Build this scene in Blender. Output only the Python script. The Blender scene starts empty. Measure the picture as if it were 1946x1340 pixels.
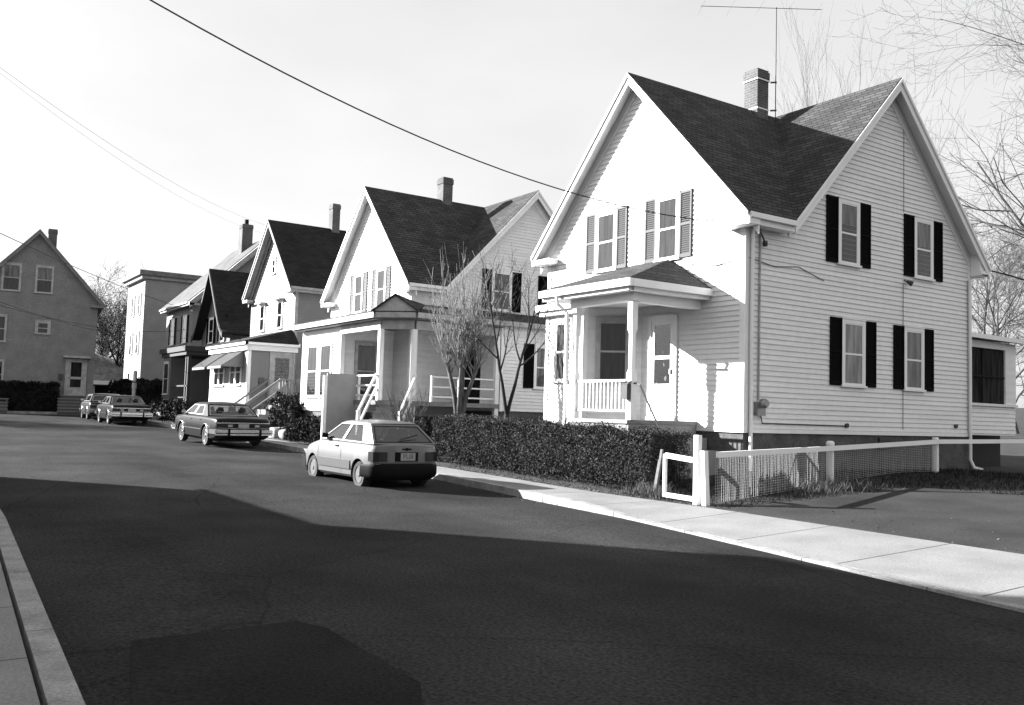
import bpy, bmesh, math, random
from mathutils import Vector, Matrix
S = bpy.context.scene
COL = S.collection
PI = math.pi
V = Vector

# ------------------------------------------------------------------ materials (a black-and-white photograph: all greys)
def nt(m):
    m.use_nodes = True
    t = m.node_tree
    return t, t.nodes, t.links, t.nodes['Principled BSDF']

def g3(v): return (v, v, v, 1)

def mat(name, base, rough=.7, var=.15, scale=3., fine=0., fscale=60., bump=0., bscale=40., spec=.3, metal=0., coat=0., stretch=None):
    m = bpy.data.materials.new(name)
    t, n, l, b = nt(m)
    b.inputs['Roughness'].default_value = rough
    b.inputs['Specular IOR Level'].default_value = spec
    b.inputs['Metallic'].default_value = metal
    b.inputs['Coat Weight'].default_value = coat
    tc = n.new('ShaderNodeTexCoord')
    vec = tc.outputs['Object']
    if stretch:
        mp = n.new('ShaderNodeMapping'); mp.inputs['Scale'].default_value = stretch
        l.new(vec, mp.inputs['Vector']); vec = mp.outputs['Vector']
    nz = n.new('ShaderNodeTexNoise'); nz.inputs['Scale'].default_value = scale; nz.inputs['Detail'].default_value = 5
    l.new(vec, nz.inputs['Vector'])
    mr = n.new('ShaderNodeMapRange')
    mr.inputs['From Min'].default_value = .3; mr.inputs['From Max'].default_value = .7
    mr.inputs['To Min'].default_value = base*(1-var); mr.inputs['To Max'].default_value = base*(1+var)
    l.new(nz.outputs['Fac'], mr.inputs['Value'])
    out = mr.outputs['Result']
    if fine:
        n2 = n.new('ShaderNodeTexNoise'); n2.inputs['Scale'].default_value = fscale; n2.inputs['Detail'].default_value = 2
        l.new(tc.outputs['Object'], n2.inputs['Vector'])
        r2 = n.new('ShaderNodeMapRange'); r2.inputs['From Min'].default_value = .25; r2.inputs['From Max'].default_value = .75
        r2.inputs['To Min'].default_value = 1-fine; r2.inputs['To Max'].default_value = 1+fine
        l.new(n2.outputs['Fac'], r2.inputs['Value'])
        mu = n.new('ShaderNodeMath'); mu.operation = 'MULTIPLY'
        l.new(out, mu.inputs[0]); l.new(r2.outputs['Result'], mu.inputs[1]); out = mu.outputs[0]
    l.new(out, b.inputs['Base Color'])
    if bump:
        n3 = n.new('ShaderNodeTexNoise'); n3.inputs['Scale'].default_value = bscale; n3.inputs['Detail'].default_value = 4
        l.new(tc.outputs['Object'], n3.inputs['Vector'])
        bp = n.new('ShaderNodeBump'); bp.inputs['Strength'].default_value = bump; bp.inputs['Distance'].default_value = .02
        l.new(n3.outputs['Fac'], bp.inputs['Height']); l.new(bp.outputs['Normal'], b.inputs['Normal'])
    return m

def brickmat(name, c1, c2, cm, w, h, mortar=.01, zk=1., rough=.9, bump=.4, var=.25):
    m = bpy.data.materials.new(name)
    t, n, l, b = nt(m)
    b.inputs['Roughness'].default_value = rough; b.inputs['Specular IOR Level'].default_value = .15
    tc = n.new('ShaderNodeTexCoord'); sp = n.new('ShaderNodeSeparateXYZ'); l.new(tc.outputs['Object'], sp.inputs[0])
    ad = n.new('ShaderNodeMath'); l.new(sp.outputs['X'], ad.inputs[0]); l.new(sp.outputs['Y'], ad.inputs[1])
    mz = n.new('ShaderNodeMath'); mz.operation = 'MULTIPLY'; mz.inputs[1].default_value = zk; l.new(sp.outputs['Z'], mz.inputs[0])
    cb = n.new('ShaderNodeCombineXYZ'); l.new(ad.outputs[0], cb.inputs['X']); l.new(mz.outputs[0], cb.inputs['Y'])
    br = n.new('ShaderNodeTexBrick'); l.new(cb.outputs[0], br.inputs['Vector'])
    br.inputs['Scale'].default_value = 1; br.inputs['Brick Width'].default_value = w; br.inputs['Row Height'].default_value = h
    br.inputs['Mortar Size'].default_value = mortar; br.inputs['Mortar Smooth'].default_value = .3
    br.inputs['Color1'].default_value = g3(c1); br.inputs['Color2'].default_value = g3(c2); br.inputs['Mortar'].default_value = g3(cm)
    nz = n.new('ShaderNodeTexNoise'); nz.inputs['Scale'].default_value = 1.3; nz.inputs['Detail'].default_value = 6
    l.new(tc.outputs['Object'], nz.inputs['Vector'])
    mr = n.new('ShaderNodeMapRange'); mr.inputs['From Min'].default_value = .3; mr.inputs['From Max'].default_value = .7
    mr.inputs['To Min'].default_value = 1-var; mr.inputs['To Max'].default_value = 1+var
    l.new(nz.outputs['Fac'], mr.inputs['Value'])
    mx = n.new('ShaderNodeMix'); mx.data_type = 'RGBA'; mx.blend_type = 'MULTIPLY'; mx.inputs['Factor'].default_value = 1
    l.new(br.outputs['Color'], mx.inputs['A']); l.new(mr.outputs['Result'], mx.inputs['B'])
    l.new(mx.outputs['Result'], b.inputs['Base Color'])
    bp = n.new('ShaderNodeBump'); bp.inputs['Strength'].default_value = bump; bp.inputs['Distance'].default_value = .02; bp.invert = True
    l.new(br.outputs['Fac'], bp.inputs['Height']); l.new(bp.outputs['Normal'], b.inputs['Normal'])
    return m

def glassmat(name, tint, extra=.0):
    m = bpy.data.materials.new(name); m.use_nodes = True
    t = m.node_tree; n = t.nodes; l = t.links; n.clear()
    o = n.new('ShaderNodeOutputMaterial'); mx = n.new('ShaderNodeMixShader'); tr = n.new('ShaderNodeBsdfTransparent'); gl = n.new('ShaderNodeBsdfGlossy')
    tr.inputs['Color'].default_value = g3(tint); gl.inputs['Roughness'].default_value = .02; gl.inputs['Color'].default_value = g3(.9)
    # old panes are wavy
    tc = n.new('ShaderNodeTexCoord'); nz = n.new('ShaderNodeTexNoise'); nz.inputs['Scale'].default_value = 2.2
    l.new(tc.outputs['Object'], nz.inputs['Vector'])
    bp = n.new('ShaderNodeBump'); bp.inputs['Strength'].default_value = .12; bp.inputs['Distance'].default_value = .05
    l.new(nz.outputs['Fac'], bp.inputs['Height']); l.new(bp.outputs['Normal'], gl.inputs['Normal'])
    fr = n.new('ShaderNodeFresnel'); fr.inputs['IOR'].default_value = 1.5
    ad = n.new('ShaderNodeMath'); ad.inputs[1].default_value = extra; ad.use_clamp = True
    l.new(fr.outputs[0], ad.inputs[0]); l.new(ad.outputs[0], mx.inputs['Fac'])
    l.new(tr.outputs[0], mx.inputs[1]); l.new(gl.outputs[0], mx.inputs[2]); l.new(mx.outputs[0], o.inputs['Surface'])
    return m

def curtainmat(name, base, dark):
    m = bpy.data.materials.new(name)
    t, n, l, b = nt(m); b.inputs['Roughness'].default_value = .9; b.inputs['Specular IOR Level'].default_value = .1
    tc = n.new('ShaderNodeTexCoord'); sp = n.new('ShaderNodeSeparateXYZ'); l.new(tc.outputs['Object'], sp.inputs[0])
    ad = n.new('ShaderNodeMath'); l.new(sp.outputs['X'], ad.inputs[0]); l.new(sp.outputs['Y'], ad.inputs[1])
    mz = n.new('ShaderNodeMath'); mz.operation = 'MULTIPLY'; mz.inputs[1].default_value = .12; l.new(sp.outputs['Z'], mz.inputs[0])
    cb = n.new('ShaderNodeCombineXYZ'); l.new(ad.outputs[0], cb.inputs['X']); l.new(mz.outputs[0], cb.inputs['Y'])
    nz = n.new('ShaderNodeTexNoise'); nz.inputs['Scale'].default_value = 7; nz.inputs['Detail'].default_value = 3
    l.new(cb.outputs[0], nz.inputs['Vector'])
    mr = n.new('ShaderNodeMapRange'); mr.inputs['From Min'].default_value = .35; mr.inputs['From Max'].default_value = .62
    mr.inputs['To Min'].default_value = dark; mr.inputs['To Max'].default_value = base  # vertical streaks put the shade of the folds into the curtain colour
    l.new(nz.outputs['Fac'], mr.inputs['Value']); l.new(mr.outputs['Result'], b.inputs['Base Color'])
    return m

def asphaltmat():
    m = mat('road_asphalt', .031, .95, .28, .5, .6, 34, .7, 60, spec=.03)
    t = m.node_tree; n = t.nodes; l = t.links; b = n['Principled BSDF']
    src = b.inputs['Base Color'].links[0].from_socket
    tc = n.new('ShaderNodeTexCoord')
    # tar cracks
    wp = n.new('ShaderNodeTexNoise'); wp.inputs['Scale'].default_value = .8; wp.inputs['Detail'].default_value = 6
    l.new(tc.outputs['Object'], wp.inputs['Vector'])
    mxv = n.new('ShaderNodeMix'); mxv.data_type = 'RGBA'; mxv.inputs['Factor'].default_value = .25
    l.new(tc.outputs['Object'], mxv.inputs['A']); l.new(wp.outputs['Color'], mxv.inputs['B'])
    vo = n.new('ShaderNodeTexVoronoi'); vo.feature = 'DISTANCE_TO_EDGE'; vo.inputs['Scale'].default_value = .28
    l.new(mxv.outputs['Result'], vo.inputs['Vector'])
    cr = n.new('ShaderNodeMapRange'); cr.inputs['From Min'].default_value = .001; cr.inputs['From Max'].default_value = .005
    cr.inputs['To Min'].default_value = .72; cr.inputs['To Max'].default_value = 1
    l.new(vo.outputs['Distance'], cr.inputs['Value'])
    # long streaks of wear along the street
    mp = n.new('ShaderNodeMapping'); mp.inputs['Scale'].default_value = (.05, .9, 1); l.new(tc.outputs['Object'], mp.inputs['Vector'])
    st = n.new('ShaderNodeTexNoise'); st.inputs['Scale'].default_value = 1; st.inputs['Detail'].default_value = 5; l.new(mp.outputs[0], st.inputs['Vector'])
    sr = n.new('ShaderNodeMapRange'); sr.inputs['From Min'].default_value = .3; sr.inputs['From Max'].default_value = .7
    sr.inputs['To Min'].default_value = .82; sr.inputs['To Max'].default_value = 1.15
    l.new(st.outputs['Fac'], sr.inputs['Value'])
    m1 = n.new('ShaderNodeMath'); m1.operation = 'MULTIPLY'; l.new(cr.outputs['Result'], m1.inputs[0]); l.new(sr.outputs['Result'], m1.inputs[1])
    pn = n.new('ShaderNodeTexNoise'); pn.inputs['Scale'].default_value = .22; pn.inputs['Detail'].default_value = 8; pn.inputs['Roughness'].default_value = .65; l.new(tc.outputs['Object'], pn.inputs['Vector'])
    pr = n.new('ShaderNodeMapRange'); pr.inputs['From Min'].default_value = .35; pr.inputs['From Max'].default_value = .65; pr.inputs['To Min'].default_value = .78; pr.inputs['To Max'].default_value = 1.22
    l.new(pn.outputs['Fac'], pr.inputs['Value']); m0 = n.new('ShaderNodeMath'); m0.operation = 'MULTIPLY'; l.new(m1.outputs[0], m0.inputs[0]); l.new(pr.outputs['Result'], m0.inputs[1]); m1 = m0
    m2 = n.new('ShaderNodeMath'); m2.operation = 'MULTIPLY'; l.new(src, m2.inputs[0]); l.new(m1.outputs[0], m2.inputs[1])
    l.new(m2.outputs[0], b.inputs['Base Color'])
    return m

M = {}
M['white'] = mat('white_clapboard_paint', .78, .6, .07, 1.6, .05, 6, spec=.25, stretch=(.3, .3, 5.5))
M['trim'] = mat('white_trim_paint', .82, .5, .04, 2.5, spec=.3)
M['oldtrim'] = mat('weathered_trim_paint', .36, .7, .22, 4, .1, 25)
M['grey_side'] = mat('grey_shingle_siding', .2, .85, .15, 1.5, .2, 14)
M['pale_side'] = mat('pale_siding_paint', .2, .65, .08, 1.5, .06, 25)
M['shaded_side'] = mat('shade_darkened_clapboard', .16, .7, .12, 1.2, .08, 20)  # cottage wall toned down for the shade lying on its front
M['patch'] = mat('road_patch_asphalt', .019, .95, .25, .8, .5, 40, .5, 60, spec=.03)
M['tan_side'] = mat('tan_clapboard_paint', .3, .7, .1, 1.2, .08, 20)
M['dark_side'] = mat('dark_clapboard_paint', .09, .75, .12, 1.2, .1, 20)
M['shingle'] = brickmat('roof_shingles', .062, .034, .012, .33, .1, .012)
M['shingle_dk'] = brickmat('dark_roof_shingles', .028, .017, .006, .33, .1, .012)
M['shingle_lt'] = brickmat('light_roof_shingles', .11, .09, .055, .33, .1, .006)
M['brick'] = brickmat('chimney_brick', .11, .08, .16, .21, .072, .011, bump=.5)
M['brick_dk'] = brickmat('dark_chimney_brick', .13, .09, .17, .21, .072, .011, bump=.5)
M['stone'] = mat('foundation_stone', .09, .9, .3, 2.2, .25, 18, .8, 12)
M['concrete'] = mat('concrete', .25, .85, .1, 1.5, .1, 60, .3, 90)
M['sidewalk'] = mat('sidewalk_concrete', .19, .85, .16, 1.1, .22, 45, .35, 110)
M['kerb'] = mat('granite_kerb', .24, .85, .3, 4, .3, 45, .8, 30)
M['asphalt'] = asphaltmat()
M['drive'] = mat('driveway_asphalt', .019, .9, .5, .9, .55, 30, .6, 60)
M['earth'] = mat('bare_earth', .025, .95, .6, 1.6, .6, 25, .8, 20)
M['shutter'] = mat('dark_shutter_paint', .005, .7, .1, 3, spec=.03)
M['shutter_mid'] = mat('mid_grey_shutter_paint', .024, .6, .12, 3)  # lighter grey than the side shutters, used on street fronts
M['dark'] = mat('dark_interior', .01, .9, .1)
M['black'] = mat('black_metal', .02, .35, .1, 5, spec=.5)
M['grey_metal'] = mat('grey_metal', .3, .4, .1, 8, metal=.6)
M['wood'] = mat('weathered_wood', .12, .8, .2, 3, .2, 20, .4, 30, stretch=(1, 1, .2))
M['wood_dk'] = mat('old_grey_wood', .16, .85, .25, 3, .2, 20)
M['panel'] = mat('painted_board_panel', .28, .8, .1, 2, .06, 30)
M['deck'] = mat('painted_deck_boards', .2, .7, .15, 3, .1, 20)
M['awning'] = mat('awning_metal', .17, .5, .06, 3)
M['shade_dark'] = mat('shade_dark_porch_tone', .016, .7, .2, 3)  # near-black tone carries the shade on the cottage porch and rakes
M['bark'] = mat('dark_bark', .013, .9, .3, 6, .3, 40)
M['bark_pale'] = mat('pale_bark', .17, .9, .25, 6, .3, 40)
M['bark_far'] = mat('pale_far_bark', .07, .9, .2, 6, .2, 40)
M['bark_mid'] = mat('grey_bark', .06, .9, .3, 6, .3, 40)
M['leaf'] = mat('hedge_leaf', .034, .7, .45, 3.5, .5, 30, spec=.15)
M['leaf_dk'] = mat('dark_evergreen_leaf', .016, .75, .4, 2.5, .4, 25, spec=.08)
M['dry'] = mat('dry_grass', .1, .9, .45, 5, .3, 40)
M['lawn'] = mat('winter_lawn_blades', .012, .9, .5, 2.5, .4, 30)
M['glass'] = glassmat('window_glass', .85, .0)
M['carglass'] = glassmat('car_glass', .4, .03)
M['curtain'] = curtainmat('pale_curtain', .62, .25)
M['curtain_g'] = curtainmat('grey_curtain', .3, .05)
M['curtain_d'] = curtainmat('dim_curtain', .035, .008)
M['rubber'] = mat('tyre_rubber', .025, .8, .2, 9)
M['chrome'] = mat('chrome', .5, .22, .05, 5, metal=1.)
M['rim'] = mat('painted_steel_rim', .075, .5, .08, 8)
M['silver'] = mat('silver_car_paint', .11, .35, .03, 3, spec=.4, coat=.15)
M['silver_dk'] = mat('grey_car_trim', .045, .4, .05, 3, spec=.4)
M['darkpaint'] = mat('dark_car_paint', .012, .28, .05, 3, spec=.1)
M['midpaint'] = mat('grey_car_paint', .016, .3, .05, 3, spec=.07)
M['palepaint'] = mat('pale_car_paint', .035, .3, .05, 3, spec=.1)
M['plastic'] = mat('black_bumper_plastic', .007, .6, .1, 6, spec=.06)
M['lens'] = mat('tail_lamp_lens', .012, .3, .15, 30, spec=.25)
M['plate'] = mat('licence_plate', .3, .5, .06, 20)
M['ink'] = mat('plate_ink', .08, .6, .05)
M['seat'] = mat('car_seat_cloth', .03, .9, .2, 8)
M['paper'] = mat('crumpled_paper', .7, .8, .1, 8)
M['pole'] = mat('pole_wood', .12, .9, .25, 2, .2, 30, stretch=(1, 1, .1))
M['wire'] = mat('wire_sheath', .03, .7, .05)
M['wirethin'] = mat('galvanised_wire', .5, .6, .05)
M['hill'] = mat('dry_hillside', .1, .95, .4, .4, .5, 2.5, .8, 3)
M['hay'] = mat('leaf_litter', .1, .9, .5, 6, .4, 30)

# ------------------------------------------------------------------ mesh builder
class Face:
    """a wall plane: u runs along t, d outwards along n, z up"""
    def __init__(s, o, t, n): s.o = V(o); s.t = V(t).normalized(); s.n = V(n).normalized()
    def P(s, u, d, z): return s.o + s.t*u + s.n*d + V((0, 0, z))

class MB:
    def __init__(s): s.v = []; s.f = []
    def add(s, vs, fs):
        b = len(s.v); s.v += [V(p) for p in vs]; s.f += [[i+b for i in f] for f in fs]
    def hexa(s, p):
        s.add(p, [(0, 3, 2, 1), (4, 5, 6, 7), (0, 1, 5, 4), (1, 2, 6, 5), (2, 3, 7, 6), (3, 0, 4, 7)])
    def box(s, x0, x1, y0, y1, z0, z1):
        s.hexa([(x0, y0, z0), (x1, y0, z0), (x1, y1, z0), (x0, y1, z0), (x0, y0, z1), (x1, y0, z1), (x1, y1, z1), (x0, y1, z1)])
    def fbox(s, F, u0, u1, d0, d1, z0, z1):
        P = F.P
        s.hexa([P(u0, d0, z0), P(u1, d0, z0), P(u1, d1, z0), P(u0, d1, z0), P(u0, d0, z1), P(u1, d0, z1), P(u1, d1, z1), P(u0, d1, z1)])
    def poly(s, pts): s.add(pts, [list(range(len(pts)))])
    def prism(s, pts, off):
        n = len(pts); off = V(off)
        s.add([V(p) for p in pts]+[V(p)+off for p in pts],
              [list(range(n))[::-1], list(range(n, 2*n))]+[[i, (i+1) % n, n+(i+1) % n, n+i] for i in range(n)])
    def beam(s, p, q, w, h, up=(0, 0, 1)):
        p = V(p); q = V(q); a = (q-p).normalized(); up = V(up)
        if abs(a.dot(up)) > .98: up = V((1, 0, 0))
        x = a.cross(up).normalized()*w/2; y = x.cross(a).normalized()*h/2
        s.hexa([p-x-y, p+x-y, p+x+y, p-x+y, q-x-y, q+x-y, q+x+y, q-x+y])
    def tube(s, path, r, n=6, cap=True):
        path = [V(p) for p in path]
        if not isinstance(r, (list, tuple)): r = [r]*len(path)
        b = len(s.v); ref = None
        for i, p in enumerate(path):
            t = (path[min(i+1, len(path)-1)]-path[max(i-1, 0)])
            t = t.normalized() if t.length > 1e-9 else V((0, 0, 1))
            if ref is None or abs(ref.dot(t)) > .95: ref = V((1, 0, 0)) if abs(t.x) < .8 else V((0, 1, 0))
            x = (ref-t*ref.dot(t)).normalized(); y = t.cross(x); ref = x
            for k in range(n):
                a = 2*PI*k/n; s.v.append(p+(x*math.cos(a)+y*math.sin(a))*r[i])
        for i in range(len(path)-1):
            for k in range(n):
                s.f.append([b+i*n+k, b+i*n+(k+1) % n, b+(i+1)*n+(k+1) % n, b+(i+1)*n+k])
        if cap:
            s.f.append([b+k for k in range(n)][::-1]); s.f.append([b+(len(path)-1)*n+k for k in range(n)])
    def lathe(s, prof, o, axis, n=24, cap=True):
        o = V(o); a = V(axis).normalized(); x = V((0, 0, 1)) if abs(a.z) < .8 else V((1, 0, 0))
        x = (x-a*x.dot(a)).normalized(); y = a.cross(x); b = len(s.v)
        for r, h in prof:
            for k in range(n):
                t = 2*PI*k/n; s.v.append(o+a*h+(x*math.cos(t)+y*math.sin(t))*r)
        for i in range(len(prof)-1):
            for k in range(n):
                s.f.append([b+i*n+k, b+i*n+(k+1) % n, b+(i+1)*n+(k+1) % n, b+(i+1)*n+k])
        if cap:
            s.f.append([b+k for k in range(n)][::-1]); s.f.append([b+(len(prof)-1)*n+k for k in range(n)])
    def build(s, name, m, parent=None, smooth=False, fix=True, angle=None, loc=None):
        me = bpy.data.meshes.new(name)
        me.from_pydata([tuple(p) for p in s.v], [], s.f)
        if fix:
            bm = bmesh.new(); bm.from_mesh(me); bmesh.ops.recalc_face_normals(bm, faces=bm.faces[:]); bm.to_mesh(me); bm.free()
        if smooth or angle:
            me.polygons.foreach_set('use_smooth', [True]*len(me.polygons))
            if angle: me.set_sharp_from_angle(angle=math.radians(angle))
        me.materials.append(m)
        o = bpy.data.objects.new(name, me); COL.objects.link(o)
        if parent: o.parent = parent
        if loc: o.location = loc
        return o

def tag(o, label, cat, group=None, kind=None):
    o['label'] = label; o['category'] = cat
    if group: o['group'] = group
    if kind: o['kind'] = kind
    return o
def thing(name, loc, label, cat, rz=0, group=None):
    o = bpy.data.objects.new(name, None); COL.objects.link(o); o.empty_display_size = .3
    o.location = loc; o.rotation_euler = (0, 0, rz)
    return tag(o, label, cat, group)
def structure(o): o['kind'] = 'structure'; return o
def copy_tree(o, parent=None):
    c = o.copy(); COL.objects.link(c)
    if parent: c.parent = parent
    for ch in list(o.children): copy_tree(ch, c)
    return c

def clipz(poly, z, above):
    out = []
    for i in range(len(poly)):
        a = poly[i]; b = poly[(i+1) % len(poly)]
        ia = (a[1] >= z) if above else (a[1] <= z); ib = (b[1] >= z) if above else (b[1] <= z)
        if ia: out.append(a)
        if ia != ib:
            t = (z-a[1])/(b[1]-a[1]); out.append((a[0]+t*(b[0]-a[0]), z))
    return out
def clap(mb, F, poly, pitch=.115, lip=.021, zb=1.44):
    """lapped clapboards filling a convex (u,z) polygon: each board leans out to a lip at its lower edge"""
    z0 = min(p[1] for p in poly); z1 = max(p[1] for p in poly)
    i = math.floor((z0-zb)/pitch+1e-6)
    while zb+i*pitch < z1-1e-4:
        a = zb+i*pitch; b = a+pitch
        q = clipz(clipz(poly, a, True), b, False)
        q2 = []
        for p in q:
            if not q2 or (abs(p[0]-q2[-1][0])+abs(p[1]-q2[-1][1])) > 1e-5: q2.append(p)
        if len(q2) > 2 and abs(q2[0][0]-q2[-1][0])+abs(q2[0][1]-q2[-1][1]) < 1e-5: q2.pop()
        if len(q2) > 2:
            mb.poly([F.P(u, lip*(1-(z-a)/pitch), z) for u, z in q2])
            lo = min(p[1] for p in q2); us = [p[0] for p in q2 if abs(p[1]-lo) < 1e-4]
            if len(us) > 1:
                l = lip*(1-(lo-a)/pitch); u0, u1 = min(us), max(us)
                mb.poly([F.P(u0, 0, lo), F.P(u1, 0, lo), F.P(u1, l, lo), F.P(u0, l, lo)])
        i += 1

def shutter(parent, F, u0, u1, z0, z1, m):
    b = MB(); d0, d1 = .018, .05; w = .045
    b.fbox(F, u0, u0+w, d0, d1, z0, z1); b.fbox(F, u1-w, u1, d0, d1, z0, z1)
    for za, zc in ((z0, z0+.08), (z1-.06, z1), ((z0+z1)/2-.03, (z0+z1)/2+.03)): b.fbox(F, u0+w, u1-w, d0, d1-.002, za, zc)
    n = int((z1-z0-.14)/.05)
    for i in range(n):
        z = z0+.08+i*(z1-z0-.14)/n
        b.poly([F.P(u0+w, d1-.006, z), F.P(u1-w, d1-.006, z), F.P(u1-w, d0+.004, z+.048), F.P(u0+w, d0+.004, z+.048)])
    b.poly([F.P(u0+w, d0+.003, z0), F.P(u1-w, d0+.003, z0), F.P(u1-w, d0+.003, z1), F.P(u0+w, d0+.003, z1)])
    return b.build('shutter', m, parent, fix=False)

def window(parent, F, u0, u1, z0, z1, cur='curtain', sh=None, shw=.38, casing=.085, trim='trim', muntin=0, name='window', hood=False, d=0., half=None):
    """double-hung sash window with casing, sill, meeting rail, glass and a curtain; optional louvred shutters"""
    b = MB(); c = casing; f = lambda a, e, p, q, r, s_: b.fbox(F, a, e, d+p, d+q, r, s_)
    f(u0, u0+c, .004, .05, z0, z1); f(u1-c, u1, .004, .05, z0, z1); f(u0+c, u1-c, .004, .05, z1-c, z1)
    f(u0-.03, u1+.03, .004, .085, z0-.05, z0)                 # sill
    f(u0-.015, u1+.015, .004, .065, z1, z1+.03)               # drip cap
    if hood: f(u0-.1, u1+.1, .004, .3, z1+.03, z1+.08)
    a, e, r, t = u0+c, u1-c, z0, z1-c; zm = (r+t)/2; s_ = .035
    f(a, a+s_, .026, .044, r, t); f(e-s_, e, .026, .044, r, t); f(a+s_, e-s_, .026, .044, t-s_, t)
    f(a+s_, e-s_, .026, .044, r, r+.05); f(a+s_, e-s_, .026, .046, zm-.022, zm+.022)
    for k in range(muntin):
        um = a+(e-a)*(k+1)/(muntin+1); f(um-.01, um+.01, .03, .042, r, t)
    if muntin: f(a+s_, e-s_, .03, .041, (zm+t)/2-.01, (zm+t)/2+.01)
    w = b.build(name, M[trim], parent)
    g = MB(); g.poly([F.P(a, d+.034, r), F.P(e, d+.034, r), F.P(e, d+.034, t), F.P(a, d+.034, t)]); g.build('pane', M['glass'], w, fix=False)
    k = MB()
    if half:      # a blind drawn part of the way over a dark room
        zz = t-(t-r)*half
        k.poly([F.P(a, d+.021, zz), F.P(e, d+.021, zz), F.P(e, d+.021, t), F.P(a, d+.021, t)]); k.build('blind', M[cur], w, fix=False)
        k = MB(); k.poly([F.P(a, d+.020, r), F.P(e, d+.020, r), F.P(e, d+.020, zz), F.P(a, d+.020, zz)]); k.build('curtain', M['curtain_d'], w, fix=False)
    else:
        k.poly([F.P(a, d+.021, r), F.P(e, d+.021, r), F.P(e, d+.021, t), F.P(a, d+.021, t)]); k.build('curtain', M[cur], w, fix=False)
    if sh:
        shutter(parent, F, u0-shw-.005, u0-.005, z0-.02, z1+.01, M[sh]); shutter(parent, F, u1+.005, u1+shw+.005, z0-.02, z1+.01, M[sh])
    return w

# ------------------------------------------------------------------ viewpoint and exposure
def _cam(yaw=34.0, pitch=3.79, roll=1.7):
    a, p, r = map(math.radians, (yaw, pitch, roll))
    F = V((-math.cos(a), math.sin(a), 0)); R = V((math.sin(a), math.cos(a), 0)); U = V((0, 0, 1))
    F2 = F*math.cos(p)+U*math.sin(p); U2 = U*math.cos(p)-F*math.sin(p)
    return R*math.cos(r)+U2*math.sin(r), U2*math.cos(r)-R*math.sin(r), F2
CAMR, CAMU, CAMF = _cam(); CAMO = V((0, 0, 1.62))
WIRE_B = (-11.0, -1.0, 7.5); WIRE_SAG = 1.0
SUN_E = 5.0; SKY_S = .05; EXPO = 2.2; VEIL = 2.95; NISH = .36
# ------------------------------------------------------------------ lie of the land (X runs back along the street, Y across it away from the camera)
def lerp(a, b, t): return a+(b-a)*max(0, min(1, t))
def pw(x, pts):
    if x >= pts[0][0]: 
        (x0, y0), (x1, y1) = pts[0], pts[1]; return y0+(y1-y0)*(x-x0)/(x1-x0)
    for (x0, y0), (x1, y1) in zip(pts, pts[1:]):
        if x >= x1: return y0+(y1-y0)*(x-x0)/(x1-x0)
    return pts[-1][1]
def zr(x): return .0155*max(0, min(-x-14, 52)) if x < -14 else 0.
KR = [(12, 6.3), (0, 7.55), (-5.2, 8.52), (-8, 9.1), (-11.1, 9.72), (-15.2, 10.14), (-21, 10.42), (-29, 10.62), (-46, 10.75), (-61, 10.9)]
def yr(x): return pw(x, KR)
def yl(x): return max(.3, min(1.3, .88+(-x-5.1)*.047))
def yback(x): return lerp(11.5, 10.9, (x+11)/12)
def hk(x): return lerp(.13, .025, (x+12.6)/1.9)
def gz(x, y):
    z = zr(x)
    if y < 11.5:
        return z-.08 if (yl(x) < y < yr(x)) else z+.06
    s = lerp(.1, .045, (x+13.4)/1.2)
    return z+.11+min(.40, s*(y-11.5))+max(0, min(6, (y-60)*.03))

# ------------------------------------------------------------------ setting
xs = [-900, -500, -300, -200, -150, -120, -100]+list(range(-90, 17, 2))+[25, 40, 70, 120, 250, 500, 900]
ys = [-900, -500, -250, -120, -60, -30, -15, -8, -4, -2, 0, .25, 1.35, 3, 6, 8, 10, 11.0, 11.45, 11.5, 12, 12.5, 13, 13.5, 14, 14.5, 15, 15.5, 16, 17, 18, 20, 22, 25, 28, 32, 40, 50, 60, 80, 110, 150, 250, 500, 900]
mb = MB(); nx = len(xs)
def gbase(x, y):
    if y <= 11.46: return zr(x)-.08
    return gz(x, y)
for y in ys:
    for x in xs: mb.v.append(V((x, y, gbase(x, y))))
for j in range(len(ys)-1):
    for i in range(nx-1): mb.f.append([j*nx+i, j*nx+i+1, (j+1)*nx+i+1, (j+1)*nx+i])
structure(mb.build('ground', M['earth'], smooth=True, fix=False))

mb = MB(); rx = [14-.5*i for i in range(150)]; NY = 14
for x in rx:
    a = yl(x)-.02; b = yr(x)+.03
    if x < -47: a = -40
    for j in range(NY+1): mb.v.append(V((x, a+(b-a)*j/NY, zr(x)+.035*math.sin(PI*j/NY)*(1 if x > -46 else 0))))
for i in range(len(rx)-1):
    if abs(rx[i+1]+60.5) < .1: last = i
    if rx[i+1] < -60.6: break
    for j in range(NY): mb.f.append([i*(NY+1)+j, i*(NY+1)+j+1, (i+1)*(NY+1)+j+1, (i+1)*(NY+1)+j])
structure(mb.build('road', M['asphalt'], smooth=True, fix=False))

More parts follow.
